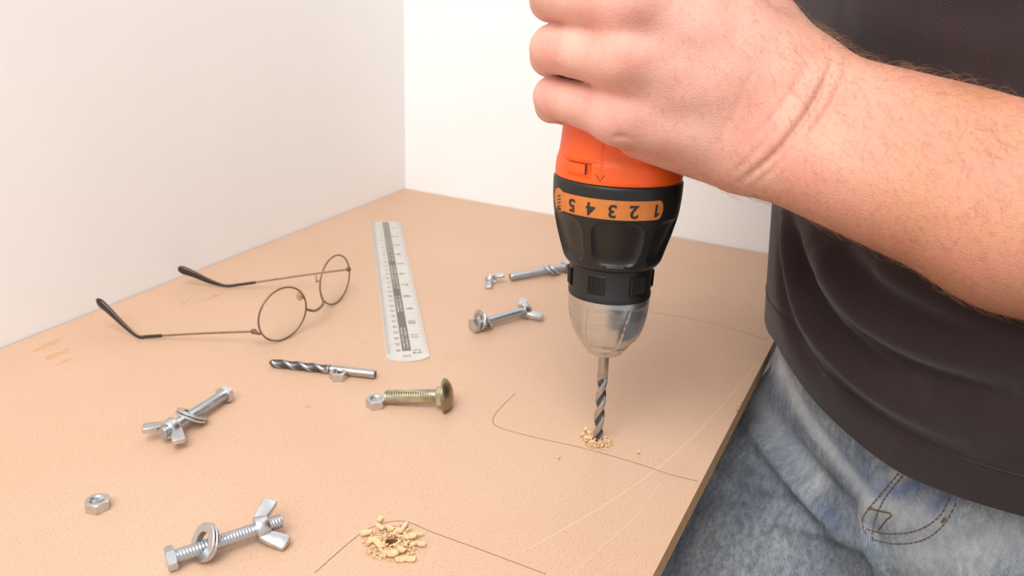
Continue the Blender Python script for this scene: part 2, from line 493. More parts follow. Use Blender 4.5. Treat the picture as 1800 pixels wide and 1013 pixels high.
def hex_bolt(pa, pb, label, roll=0.0, af=10, hh=4.2, r=3.4):
    """pa: centre of the head's inner face, pb: far end (mm)"""
    d = pb-pa; L = float(np.linalg.norm(d)); R = frame_z(d) @ Matrix.Rotation(roll, 3, 'Z')
    o = thing('hex_bolt', label, 'bolt', pa, R)
    cpart('head', (af, hh), lambda: hex_block(af, hh, None, .5, -hh, both=True), ZINC, o, 25)
    part('threaded_shaft', thread(r, L, 1.4, 24, .42), ZINC2, o, 50)
    return o

def washer(c, n, label, od=17.6, idd=9.4, th=1.5):
    R = frame_z(n)
    o = thing('washer', label, 'washer', c, R)
    def mk():
        a = np.linspace(0, 2*np.pi, 48, endpoint=False); u = np.stack([np.cos(a), np.sin(a), 0*a], -1)
        Rg = []
        for r_, z_ in ((idd/2, -th/2), (od/2-.3, -th/2), (od/2, -th/2+.35), (od/2, th/2-.35), (od/2-.3, th/2), (idd/2, th/2)):
            q = u*r_; q[:, 2] = z_; Rg.append(q)
        return rings(Rg, closed_v=True)
    cpart('ring', (od, idd, th), mk, ZINC, o, 30)
    return o

def wing_nut(c, d, roll, label, hole=3.0):
    R = frame_z(d) @ Matrix.Rotation(roll, 3, 'Z')
    o = thing('wing_nut', label, 'nut', c, R)
    def hub():
        prof = [(hole, .3), (hole+.3, 0), (5.6, 0), (5.9, .5), (5.6, 3.2), (5.1, 5.8), (4.7, 6.2), (hole+.3, 6.2), (hole, 5.8), (hole, 2.7)]
        th = np.linspace(0, 2*np.pi, 32, endpoint=False)
        return rings([np.stack([r*np.cos(th), r*np.sin(th), np.full(32, z)], -1) for r, z in prof], closed_v=True)
    def wing():
        poly = [(3.3, .2), (5.8, .4), (9.8, 3.6), (13.8, 7.2), (14.4, 8.2), (14.0, 9.4), (11.2, 12.8), (10.2, 13.3), (9.0, 12.7), (6.2, 9.6), (4.4, 7.0), (3.3, 5.4)]
        V, F = extrude(poly, 3.2); V[:, 2] -= 1.6
        V[:, 2] *= np.clip(1.25-(V[:, 0]-3)*.035, .8, 1.25)
        V = V[:, [0, 2, 1]]
        return bevel(V, F, .55, 3, 40)
    cpart('hub', (hole,), hub, ZINC, o, 40)
    for s in (0, 1):
        w = cpart('wing', (), wing, ZINC, o, 50); w.rotation_euler = (0, 0, math.pi*s)
    return o

def lerp(a, b, t): return a+(b-a)*t
# front assembly
a, b = on(309, 979, 5.2), on(496, 916, 7.6); d = (b-a)/np.linalg.norm(b-a); L = np.linalg.norm(b-a)
hex_bolt(a, b, 'zinc hex bolt nearest the front left, carrying washers and a wing nut', .35)
def along(px, py, z=6.5):
    q = on(px, py, z); return float(np.dot(q-a, d))
s = along(362, 962)
upv = np.array([0, 0, 1.0])
def vdir(x, y, z):                       # a direction given as (right, down, away) seen from where the photographer stood
    v = RM[0]*x+RM[1]*y+RM[2]*z; return v/np.linalg.norm(v)
def two_washers(c, n, gap, la, lb, od):
    h = od/2*math.sqrt(max(0, 1-n[2]**2))+.75*abs(n[2])+gap*abs(n[2])
    c = np.array([c[0], c[1], max(h, c[2]) if h < c[2]+2 else h])
    washer(c-n*gap, n, la, od); washer(c+n*gap, n, lb, od)
two_washers(a+d*s, vdir(.70, .35, .85), .85, 'zinc washer facing the hex head on the front left bolt', 'zinc washer backing another on the front left bolt, nearer the wing nut', 17.6)
wing_nut(a+d*(along(448, 929)), d, math.radians(24), 'zinc wing nut on the front left bolt, thread poking out past it')
# left middle assembly
a, b = on(391, 696, 5.2), on(285.5, 763, 7.2); d = (b-a)/np.linalg.norm(b-a)
hex_bolt(a, b, 'zinc hex bolt on the left below the spectacles, wing nut at its near end', .1)
s = along(334, 731, 6)
two_washers(a+d*s, -vdir(.36, -.93, .12), 1.0, 'zinc washer nearer the hex head on the bolt below the spectacles', 'zinc washer nearer the wing nut on the bolt below the spectacles', 17.6)
wing_nut(a+d*(along(304, 750)), d, math.radians(-6), 'zinc wing nut at the near end of the bolt below the spectacles')
# middle assembly left of the chuck
a, b = on(838, 571, 5.2), on(924, 545.5, 6.5); d = (b-a)/np.linalg.norm(b-a)
hex_bolt(a, b, 'zinc hex bolt lying left of the drill chuck, its hex head facing the camera', .2)
n1 = vdir(.78, .05, .62); n2 = vdir(.74, -.60, .28)
washer(np.append((a+d*2.6)[:2], 8.0*math.sqrt(1-n1[2]**2)+.6), n1, 'zinc washer against the hex head of the bolt left of the chuck', 16)
washer(np.append((a+d*7.4)[:2], 8.0*math.sqrt(1-n2[2]**2)+.6), n2, 'zinc washer leaning behind another on the bolt left of the chuck', 16)
wing_nut(b-d*3.6, d, math.radians(14), 'zinc wing nut on the far end of the bolt left of the chuck')
# far assembly
a, b = on(990, 470, 5.2), on(897, 487, 4.0); d = (b-a)/np.linalg.norm(b-a)
hex_bolt(a, b, 'zinc hex bolt farthest back, its head half hidden behind the black drill sleeve', .3)
s = along(968, 473, 5); n1 = vdir(-.64, .76, .1)
for k_, lb_ in ((-2.4, 'zinc washer nearer the head on the farthest bolt'), (2.4, 'zinc washer nearer the bare end on the farthest bolt')):
    washer(np.append((a+d*(s+k_))[:2], 7*math.sqrt(1-n1[2]**2)+.9), n1, lb_, 14, 8.2)
# loose wing nut
c0 = on(859, 490, 4.4); d0 = on(884, 498, 5.2)-c0; d0 /= np.linalg.norm(d0)
lw_ = wing_nut(c0, d0, math.radians(20), 'loose zinc wing nut lying on its side near the farthest bolt')
lw_.matrix_basis = lw_.matrix_basis @ Matrix.Scale(.82, 4)
# loose nuts
hex_nut(171, 886, 10.6, 5.2, .32, 'loose zinc hex nut alone on the left of the board, nearest the camera')
hex_nut(661, 707, 11.0, 5.4, .75, 'zinc hex nut lying at the threaded tip of the carriage bolt')
hex_nut(595, 659, 10.4, 5.2, .6, 'zinc hex nut lying against the loose drill bit')

# carriage bolt
ha, hb = on(780, 696, 8.6), on(678, 698, 4.6)
d = (hb-ha)/np.linalg.norm(hb-ha); L = float(np.linalg.norm(hb-ha))
cb = thing('carriage_bolt', 'stout brassy carriage bolt with a domed round head, lying in the middle of the board', 'bolt', ha, frame_z(d))
part('domed_head', lathe([(10.6, 0), (11.0, -.4), (10.9, -1.1), (9.8, -2.6), (7.8, -4.1), (5.0, -5.2), (2.4, -5.75), (.4, -5.9)], 40, True, True), DOME, cb, 40)
part('square_neck', bevel(*box((-4.6, -4.6, 0), (4.6, 4.6, 4.4)), .5), BRASSY, cb, 30)
V, F = thread(4.6, L-4.0, 1.5, 24, .75); V[:, 2] += 4.0
part('threaded_shaft', (V, F), BRASSY, cb, 50)

# twist drill mesh: two lobes turning along the axis, optional brad point
def twist(L, r, pitch, hand=1.0, tip=3.0, seg=40, lw=.30, dp=.46):
    n = int(L/.7); th = np.linspace(0, 2*np.pi, seg, endpoint=False); R = []
    for i in range(n+1):
        z = L*i/n
        ph = (th-hand*2*np.pi*z/pitch) % np.pi        # two-fold symmetric
        x = ph/np.pi
        land = 1/(1+np.exp((np.abs(x-.5)-lw)*42))
        rr = r*(1-dp*(1-land)*np.clip(1-((np.abs(x-.5)-.5)/.22)**2*.35, .6, 1))
        if z < tip: rr = rr*(.12+.88*z/tip)
        if L-z < 5: rr = rr+(r*.995-rr)*(1-(L-z)/5)
        R.append(np.stack([rr*np.cos(th), rr*np.sin(th), np.full(seg, z)], -1))
    return rings(R, True, True), seg
def flute_mats(o, r, dark, lim=.8):
    o.data.materials.append(dark)
    for p in o.data.polygons:
        c = p.center
        if math.hypot(c.x, c.y)*1000 < r*lim: p.material_index = 1

# loose drill bit
da, db = on(473, 637.5, 3.0), on(660, 658.5, 3.0); d = (db-da)/np.linalg.norm(db-da); L = float(np.linalg.norm(db-da))
lb = thing('drill_bit', 'loose twist drill bit with dark flutes lying between the spectacles and the carriage bolt', 'drill bit', da, frame_z(d))
(VF, sg) = twist(L*.575, 3.0, 22, 1.0, 2.5, 48, .16, .2)
o = part('flute', VF, STEEL, lb, 60); flute_mats(o, 3.0, FLUTE, .95)
part('shank', lathe([(2.0, L*.57), (2.95, L*.585), (2.95, L-.5), (2.6, L)], 28), STEEL, lb, 35)
VE, FE = lathe([(2.5, L), (2.4, L+.05)], 24)
part('shank_end', (VE, FE), FLUTE, lb, 30)

# ------------------------------------------------------------------ ruler
RA = 3.794516; ru = np.array([math.cos(RA), math.sin(RA), 0]); rv = np.array([-ru[1], ru[0], 0])
RO = np.array([-117.461, -61.581, 0])
rul = thing('ruler', 'twelve inch steel ruler with a dark printed centre strip lying on the board', 'ruler', RO, Matrix((Vector(ru), Vector(rv), Vector((0, 0, 1)))).transposed())
R0, R1 = -21.8, 7.63; LEN = 317.0; MID = (R0+R1)/2; HW = (R1-R0)/2; RT = 1.0
def ruler_body():
    out = [(-.6, R0), (LEN-6.5, R0)]
    for k in range(13):
        t_ = -1+2*k/12; out.append((LEN-5.5*abs(t_)**2.2-(.6 if abs(t_) > .99 else 0), MID+HW*.985*t_))
    out += [(LEN-6.5, R1), (-.6, R1)]
    # slot hole
    hc = (LEN-8.0, MID-.6); hole = []
    for k in range(20):
        a_ = 2*math.pi*k/20
        hole.append((hc[0]+1.7*math.cos(a_), hc[1]+1.7*math.sin(a_)+(1.5 if math.sin(a_) > 0 else -1.5)))
    bm = bmesh.new()
    def loop(P, z):
        vs = [bm.verts.new((x, y, z)) for x, y in P]
        return vs, [bm.edges.new((vs[i], vs[(i+1) % len(vs)])) for i in range(len(vs))]
    for z in (0, RT):
        o1, e1 = loop(out, z); h1, e2 = loop(hole, z)
        bmesh.ops.triangle_fill(bm, use_beauty=True, use_dissolve=False, edges=e1+e2)
        if z == 0: lo = (o1, h1)
        else: hi = (o1, h1)
    for A, B in zip(lo, hi):
        for i in range(len(A)):
            j = (i+1) % len(A); bm.faces.new((A[i], A[j], B[j], B[i]))
    bm.verts.index_update()
    V = NP([v.co for v in bm.verts]); F = [tuple(v.index for v in f.verts) for f in bm.faces]; bm.free()
    return V, F
part('blade', ruler_body(), RULER, rul, 30)
def flat(x0, x1, y0, y1, z): return [(x0, y0, z), (x1, y0, z), (x1, y1, z), (x0, y1, z)], [(0, 1, 2, 3)]
S0, S1 = R0+11.2, R0+17.4
m = MB(); m.add(*flat(1.5, 301, S0, S1, RT+.03)); part('centre_strip', m.get(), RINK, rul, None)
m = MB(); x = 4.0
while x < 298:
    if not (183 < x < 200 or 232 < x < 262 or 118 < x < 126):
        for yy in (S0+1.0, S0+3.5):
            w = random.uniform(.6, 1.4); m.add(*flat(x, x+w, yy+random.uniform(0, .4), yy+random.uniform(1.1, 1.7), RT+.06))
    x += random.uniform(1.3, 2.2)
tag(part('strip_print', m.get(), RLIGHT, rul, None), kind='stuff')
m = MB()
for i in range(0, 305):
    l = 5.0 if i % 10 == 0 else (3.6 if i % 5 == 0 else 2.4)
    m.add(*flat(i-.12, i+.12, R0+.4, R0+.4+l, RT+.03))
tag(part('millimetre_scale', m.get(), RINK2, rul, None), kind='stuff')
m = MB()
for i in range(0, 12*16+1):
    l = 5.5 if i % 16 == 0 else (4.2 if i % 8 == 0 else (3.2 if i % 4 == 0 else 2.0))
    x = 25.4*i/16; m.add(*flat(x-.1, x+.1, R1-.4-l, R1-.4, RT+.03))
tag(part('inch_scale', m.get(), RINK2, rul, None), kind='stuff')
def ruler_text(s, x, y, size, bold):
    V, F = text_mesh(s, size, bold)
    return np.stack([V[:, 0]+x, V[:, 1]+y, np.full(len(V), RT+.05)], -1), F
for i in range(1, 13):
    part('inch_numeral', ruler_text(str(i), 25.4*i-2.4, -.6, 8.0, .1), RINK, rul, None)
for i in range(1, 31):
    part('centimetre_numeral', ruler_text(str(i), 10*i-.5, R0+8.4, 4.2, .08), RINK2, rul, None)

# ------------------------------------------------------------------ spectacles
sp = thing('spectacles', 'round wire rimmed spectacles lying upside down with dark ear tips by the left wall', 'spectacles', (-360, -100, 0))
thc = np.linspace(0, 2*np.pi, 64, endpoint=False)
LENSDEF = [(-389.4, -153.2, -.177, -.02, 20.9, 19.6), (-316.4, -143.4, .113, .03, 21.6, 19.2)]
fr = MB(); hinge_pts = [on(446, 583, 11.0), on(612.6, 473.5, 20.0)]
ctrs = []
for (x, y, yw, tl, rw, rh) in LENSDEF:
    ex = np.array([math.cos(yw), math.sin(yw), 0]); n_ = np.array([-math.sin(yw), math.cos(yw), 0])
    up = np.array([0, 0, 1])*math.cos(tl)+n_*math.sin(tl); c_ = np.array([x, y, .7])+up*rh
    ctrs.append((c_, ex, up, n_, rw, rh))
    loop = c_+np.outer(np.cos(thc)*rw, ex)+np.outer(np.sin(thc)*rh, up)
    part('rim', closed_tube(loop, .66, 8), FRAME, sp, 60, world=True)
    RG = []
    for dz in (-.6, .6):
        for q in ((1.0,) if dz < 0 else (1.0,)):
            RG.append(c_+n_*dz+np.outer(np.cos(thc)*(rw-.5), ex)+np.outer(np.sin(thc)*(rh-.5), up))
    part('lens', rings(RG, True, True), LENS, sp, 30, world=True)
(cL, eL, uL, nL, rwL, rhL), (cR, eR, uR, nR, rwR, rhR) = ctrs
pa = cL+eL*rwL*math.cos(-.15)+uL*rhL*math.sin(-.15); pb = cR-eR*rwR*math.cos(-.3)+uR*rhR*math.sin(-.3)
mid = (pa+pb)/2+np.array([0.5, -5.5, -3.2])
part('bridge', tube(smooth_path([pa, pa*.6+mid*.4+[0, -2.2, -1.4], mid, pb*.6+mid*.4+[0, -2.2, -1.4], pb], 24), 1.0, 8), FRAME, sp, 60, world=True)
for (c_, ex, up, n_, rw, rh), s_ in ((ctrs[0], 1), (ctrs[1], -1)):
    q0 = c_+ex*s_*rw*.93+up*rh*.30; q1 = q0+n_*2.5+ex*s_*.6; q2 = q0+n_*4.2-ex*s_*.6+up*1.2
    part('pad_arm', tube(smooth_path([q0, q1, q2], 10), .45, 6), FRAME, sp, 60, world=True)
    V, F = lathe([(.3, -.9), (1.9, -.6), (2.4, 0), (1.9, .6), (.3, .9)], 16); V[:, 1] *= 1.7
    Rr = NP(frame_z(ex*s_*.6+n_*.8)); V = V@Rr.T+q2
    part('nose_pad', (V, F), PAD, sp, 60, world=True)
bends = [on(243, 592, 2.2), on(398, 503, 2.2)]; tips = [at_y(170, 527, -32), at_y(313, 472, -15)]
sleeves = [on(280, 590.5, 3.0), on(444.5, 497.4, 6.0)]
for k in (0, 1):
    h, be, ti = hinge_pts[k], bends[k], tips[k]
    c_, ex, up, n_, rw, rh = ctrs[k]
    edge = c_+(-ex if k == 0 else ex)*rw*.98+up*((h-c_)@up)*.9
    part('end_piece', tube([edge, (edge+h)/2+n_*.6, h], [.9, 1.5, 1.4], 8), FRAME, sp, 60, world=True)
    V, F = bevel(*box((-1.5, -1.5, -1.6), (1.5, 1.5, 1.6)), .4); part('hinge', (V+h, F), FRAME, sp, 40, world=True)
    sl = sleeves[k]
    part('temple', tube(smooth_path([h, lerp(h, sl, .5)+[0, 0, .3], sl], 14), .75, 8), FRAME, sp, 60, world=True)
    pth = smooth_path([lerp(h, sl, .97), lerp(sl, be, .55)+[0, 0, -.2], be+[0, .5, .1], lerp(be, ti, .33)+[0, 0, -1.2], lerp(be, ti, .7), ti], 40)
    tt = np.linspace(0, 1, 40); rad = 1.25+.15*np.clip((tt-.3)/.4, 0, 1)+2.3*np.clip((tt-.42)/.5, 0, 1)
    rad[-1] *= .45; rad[-2] *= .75; rad[-3] *= .92
    part('ear_tip', tube(pth, rad, 12, True, (ex, .55)), SLEEVE, sp, 70, world=True)

# ------------------------------------------------------------------ cordless drill (local z = axis up from the tip)
tc = np.array([CAM[0]-holeB[0], CAM[1]-holeB[1], 0]); tc /= np.linalg.norm(tc)
DA = tc*math.sin(math.radians(-4))+np.array([0, 0, 1])*math.cos(math.radians(-4))+_r*math.radians(-.42)
DA /= np.linalg.norm(DA)
# local -y looks at the camera
dz = Vector(DA); dy = Vector(-tc); dy = (dy-dz*dy.dot(dz)).normalized(); dx = dy.cross(dz)
DRM = Matrix((dx, dy, dz)).transposed()
dr = thing('power_drill', 'orange and black cordless drill held upright, boring into the board beside the bolts', 'drill', holeB, DRM)
def A(deg): return math.radians(deg-90)        # angle 0 faces the camera, positive to the right
WZ = [0, 62.2, 99.8, 122, 164.5, 190]
def dpart(name, VF, mat, parent, smooth=35):
    V, F = VF; V = NP(V).copy(); z = V[:, 2]
    V[:, :2] *= np.interp(z, WZ, [1.0, 1.03, 1.044, 1.057, 1.075, 1.085])[:, None]
    V[:, 2] = np.where(z < 190, np.interp(z, WZ, [0, 56.5, 92.3, 113.9, 156.4, 182]), z-8)
    return part(name, (V, F), mat, parent, smooth)
(VF, sg) = twist(50.5, 2.95, 27, 1.0, 1.0, 48, .25)
V, F = VF; V[:, 2] -= 3.0
bit = dpart('drill_bit', (V, F), STEEL, dr, 60); flute_mats(bit, 2.95, FLUTE)
dpart('bit_shank', lathe([(2.2, 46), (2.9, 47.5), (2.9, 66)], 28), STEEL, dr, 40)
# metal chuck nose with grooves
def chuck_r(r, z, th):
    rr = np.full(len(th), float(r))
    if 68 < z < 96:
        for k in range(6):
            c_ = A(-34+60*k)+(z-82)*.006
            dd = np.abs((th-c_+np.pi) % (2*np.pi)-np.pi)
            w = 1/(1+((z-82)/13.5)**8)
            rr -= .55*w*np.exp(-(dd/.022)**2)
            dd2 = np.abs((th-c_-.5+np.pi) % (2*np.pi)-np.pi)
            rr -= .5*w*np.clip(1-(dd2/.42)**4, 0, 1)
    return rr
prof = [(3.0, 61.3), (6.5, 61.4), (9.4, 63.0), (10.0, 64.2), (13.2, 68.2), (13.6, 69.5), (16.4, 72.6), (18.2, 76), (19.4, 80), (20.4, 84.5), (20.9, 88), (21.2, 92), (21.35, 96), (21.4, 99.6), (20.8, 100.2)]
zz = np.concatenate([np.linspace(prof[i][1], prof[i+1][1], 5)[:-1] for i in range(len(prof)-1)]+[[prof[-1][1]]])
pr = [(float(np.interp(z, [q[1] for q in prof], [q[0] for q in prof])), float(z)) for z in zz]
dpart('chuck_nose', lathe(pr, 240, True, True, chuck_r), CHUCK, dr, 40)
# chuck sleeve
dpart('chuck_sleeve', lathe([(20.6, 99.4), (21.6, 99.8), (21.7, 102.5), (21.2, 103.4), (21.2, 116.5), (21.0, 118.5), (20.6, 119.5)], 64), BLACK, dr, 35)
for k in range(6):
    ca = -19+60*k
    V, F = [], []
    m = MB()
    th = [A(ca+q) for q in np.linspace(-13, 13, 12)]
    for r_, z0, z1 in ((21.75, 104.5, 115.5),):
        Rg = []
        for z in (z0, z0+.6, z1-.6, z1):
            Rg.append([((r_-(.5 if z in (z0, z1) else 0))*math.cos(a_), (r_-(.5 if z in (z0, z1) else 0))*math.sin(a_), z) for a_ in th])
        R_ = NP(Rg); m.add(R_.reshape(-1, 3), grid_faces(4, 12, False))
    dpart('grip_panel', m.get(), BLACK, dr, 35)
    m = MB()
    for q in np.linspace(-10.5, 10.5, 8):
        a_ = A(ca+q); P = [(22.0*math.cos(a_), 22.0*math.sin(a_), z) for z in np.linspace(105.5, 114.5, 3)]
        m.add(*tube(P, .42, 6))
    tag(dpart('grip_rib', m.get(), BLACK, dr, 50), kind='stuff')
# torque collar
cprof = [(20.4, 117.6), (21.8, 117.9), (23.6, 119.2), (24.9, 121.4), (25.7, 124), (27.3, 129.5), (29.0, 136), (30.4, 142.7), (31.3, 149), (31.7, 155), (31.8, 160), (31.7, 164), (31.2, 164.8), (30.4, 165.2)]
def collar_r(r, z, th):
    rr = np.full(len(th), float(r))
    for k in range(6):
        ca = A(4+60*k); dd = np.abs((th-ca+np.pi) % (2*np.pi)-np.pi)
        zc, zh = 134.5, 12.5
        u = (dd/.44); w = (z-zc)/zh
        s_ = u**4+abs(w)**4
        rr -= 2.7*np.clip(1-s_, 0, 1)**.55*(1-.25*w)
    return rr
zz = np.concatenate([np.arange(117.6, 150, .5), [152, 155, 160, 163, 164, 164.8, 165.2]])
pr = [(float(np.interp(z, [q[1] for q in cprof], [q[0] for q in cprof])), float(z)) for z in zz]
dpart('torque_collar', lathe(pr, 288, True, True, collar_r), BLACK, dr, 40)
# printed scale on the collar
def wrap(V, r):                                    # V: x = degrees from facing the camera, y = height z, third = lift
    th = np.radians(V[:, 0]-90); rr = r+V[:, 2]
    return np.stack([rr*np.cos(th), rr*np.sin(th), V[:, 1]], -1)
def collar_rad(z): return np.interp(z, [q[1] for q in cprof], [q[0] for q in cprof])
def band(z0, z1, d0, d1):
    n = 64; G = []; zm = (z0+z1)/2; hz = (z1-z0)/2; dg = 6.5*.9
    rows = 9
    for i in range(n+1):
        x = d0+(d1-d0)*i/n
        e = min(x-d0, d1-x); h_ = hz*math.sqrt(max(0, 1-max(0, (dg-e)/dg)**2)) if e < dg else hz
        for j in range(rows):
            z = zm+h_*(-1+2*j/(rows-1)); G.append((x, z, .12))
    G = NP(G); th = np.radians(G[:, 0]-90); rr = collar_rad(G[:, 1])+.12
    return np.stack([rr*np.cos(th), rr*np.sin(th), G[:, 1]], -1), grid_faces(n+1, rows, False)
dpart('torque_scale', band(148.6, 158.6, -59, 44.5), ORANGE_D, dr, 60)
def disc(cd, cz, r_):
    P = [(cd, cz, .18)]+[(cd+math.degrees(r_*math.cos(a_)/31.7), cz+r_*math.sin(a_), .18) for a_ in np.linspace(0, 2*np.pi, 33)[:-1]]
    V = NP(P); th = np.radians(V[:, 0]-90); rr = collar_rad(V[:, 1])+V[:, 2]
    return np.stack([rr*np.cos(th), rr*np.sin(th), V[:, 1]], -1), [(0, 1+i, 1+(i+1) % 32) for i in range(32)]
dpart('drill_mode_spot', disc(-59.5, 153.6, 6.2), ORANGE_D, dr, 60)
def collar_text(V, F, cd, cz, mat, name):
    # upside down when the bit points down
    G = np.stack([cd-np.degrees(V[:, 0]/31.7), cz-V[:, 1], np.full(len(V), .3)], -1)
    th = np.radians(G[:, 0]-90); rr = collar_rad(G[:, 1])+G[:, 2]
    return dpart(name, (np.stack([rr*np.cos(th), rr*np.sin(th), G[:, 1]], -1), F), mat, dr, None)
for s_, cd in (('1', 36.5), ('2', 15.8), ('3', -2.5), ('4', -21.5), ('5', -40.5)):
    if s_ == '1':
        V, F = NP([(-.5, -3.2, 0), (.75, -3.2, 0), (.75, 3.3, 0), (-.25, 3.3, 0), (-1.9, 2.1, 0), (-1.9, .9, 0), (-.5, 1.75, 0)]), [(0, 1, 2, 6), (2, 3, 6), (3, 4, 5, 6)]
    else:
        V, F = text_mesh(s_, 9.2, .22)
    collar_text(V, F, cd, 153.4, INK, 'numeral')
    P = NP([(-.25, -5.6, 0), (.25, -5.6, 0), (.25, -4.9, 0), (-.25, -4.9, 0)])
# little drill bit symbol
m = MB()
for k in range(4):
    y0 = -3.2+1.7*k; m.add([(-1.5, y0, 0), (-.4, y0+.2, 0), (1.5, y0+1.5, 0), (.4, y0+1.3, 0)], [(0, 1, 2, 3)])
m.add([(-1.0, 3.4, 0), (1.2, 3.4, 0), (1.2, 5.0, 0), (-1.0, 5.0, 0)], [(0, 1, 2, 3)])
V, F = m.get(); V = V*[1.7, 1.05, 1]; collar_text(V, F, -59.5, 153.2, INK, 'drill_symbol')
# orange housing
hprof = [(29.9, 164.6), (30.9, 165.3), (31.1, 167), (30.9, 171), (30.5, 174), (29.6, 177), (29.0, 182), (28.5, 188), (27.5, 200), (26.8, 215), (26.5, 240), (27.5, 280), (28.5, 300), (28.5, 325), (27, 335), (22, 343), (12, 347), (2, 348)]
def house_r(r, z, th):
    rr = np.full(len(th), float(r))
    dd = np.abs((th-A(-15)+np.pi) % (2*np.pi)-np.pi); rr -= .5*np.exp(-(dd/.014)**2)*(1 if z > 168 else 0)      # moulding seam
    if z > 176:                                                                # flattened flanks above the shoulder
        x = np.cos(th-A(-45)); rr -= 1.0*np.clip((x-.75)/.25, 0, 1)
    # recessed latch window
    d1 = np.abs((th-A(-40)+np.pi) % (2*np.pi)-np.pi)
    if 168.2 < z < 175.2: rr -= 2.0*np.clip(1.0-((d1/.29)**8), 0, 1)
    return rr
zz = np.concatenate([np.arange(164.6, 182, .4), np.arange(182, 348.1, 2.5)])
pr = [(float(np.interp(z, [q[1] for q in hprof], [q[0] for q in hprof])), float(z)) for z in zz]
dpart('housing', lathe(pr, 260, True, True, house_r), ORANGE, dr, 40)
m = MB()
th = [A(q) for q in np.linspace(-54, -31, 12)]
R_ = NP([[(r_*math.cos(a_), r_*math.sin(a_), z) for a_ in th] for r_, z in ((27.5, 168.6), (29.6, 169.2), (30.0, 171.5), (29.4, 174.0), (27.5, 174.8))])
m.add(R_.reshape(-1, 3), grid_faces(5, 12, False)); dpart('latch_tab', m.get(), ORANGE, dr, 50)
V, F = [], []
m = MB()
for dg_ in (-29.5,):
    P = [(30.45*math.cos(A(dg_)), 30.45*math.sin(A(dg_)), z) for z in np.linspace(169.5, 174.5, 4)]
    m.add(*tube(P, .45, 6))
dpart('latch_slot', m.get(), INK, dr, 50)
P = NP([(-2.2, 0, 0), (0, -3.2, 0), (2.2, 0, 0)])
m = MB()
for q0, q1 in (((-19, 170.5), (-15.2, 167.2)), ((-11.5, 170.5), (-15.0, 167.2))):
    pp = [(31.0*math.cos(A(lerp(q0[0], q1[0], s_))), 31.0*math.sin(A(lerp(q0[0], q1[0], s_))), lerp(q0[1], q1[1], s_)) for s_ in (0, .5, 1)]
    m.add(*tube(pp, .18, 5))
dpart('pointer_mark', m.get(), INK, dr, 50)
# pistol handle, out of the frame above: leaves the body away from the camera, towards the right
hp = smooth_path([(0, 4, 316), (34, 20, 318), (75, 38, 316), (112, 54, 312)], 24)
dpart('handle', tube(hp, np.interp(np.linspace(0, 1, 24), [0, .15, .6, 1], [23, 18.5, 17.5, 21]), 28), ORANGE, dr, 50)
V, F = bevel(*box((-27, -38, -13), (27, 38, 13)), 5, 3)
zr = NP(frame_z(hp[-1]-hp[-3])); dpart('battery', (V@zr.T+hp[-1]+(hp[-1]-hp[-2])*1.2, F), BLACK, dr, 40)
dpart('trigger', tube(smooth_path([(30, 14, 290), (34, 16, 296), (36, 17, 306)], 8), 7.5, 14), BLACK, dr, 50)

# ------------------------------------------------------------------ signed distance shapes
def sd_cap(p, a, b, ra, rb):
    a = NP(a); ab = NP(b)-a; L2 = ab@ab+1e-9
    t_ = np.clip((p-a)@ab/L2, 0, 1)
    return np.linalg.norm(p-a-t_[:, None]*ab, axis=1)-(ra+(rb-ra)*t_)
def sd_ell(p, c, r, R=None):
    q = p-NP(c)
    if R is not None: q = q@R.T
    k0 = np.linalg.norm(q/r, axis=1); k1 = np.linalg.norm(q/(NP(r)**2), axis=1)
    return k0*(k0-1)/(k1+1e-9)
def smin(a, b, k):
    h = np.clip(.5+.5*(b-a)/k, 0, 1); return b+(a-b)*h-k*h*(1-h)

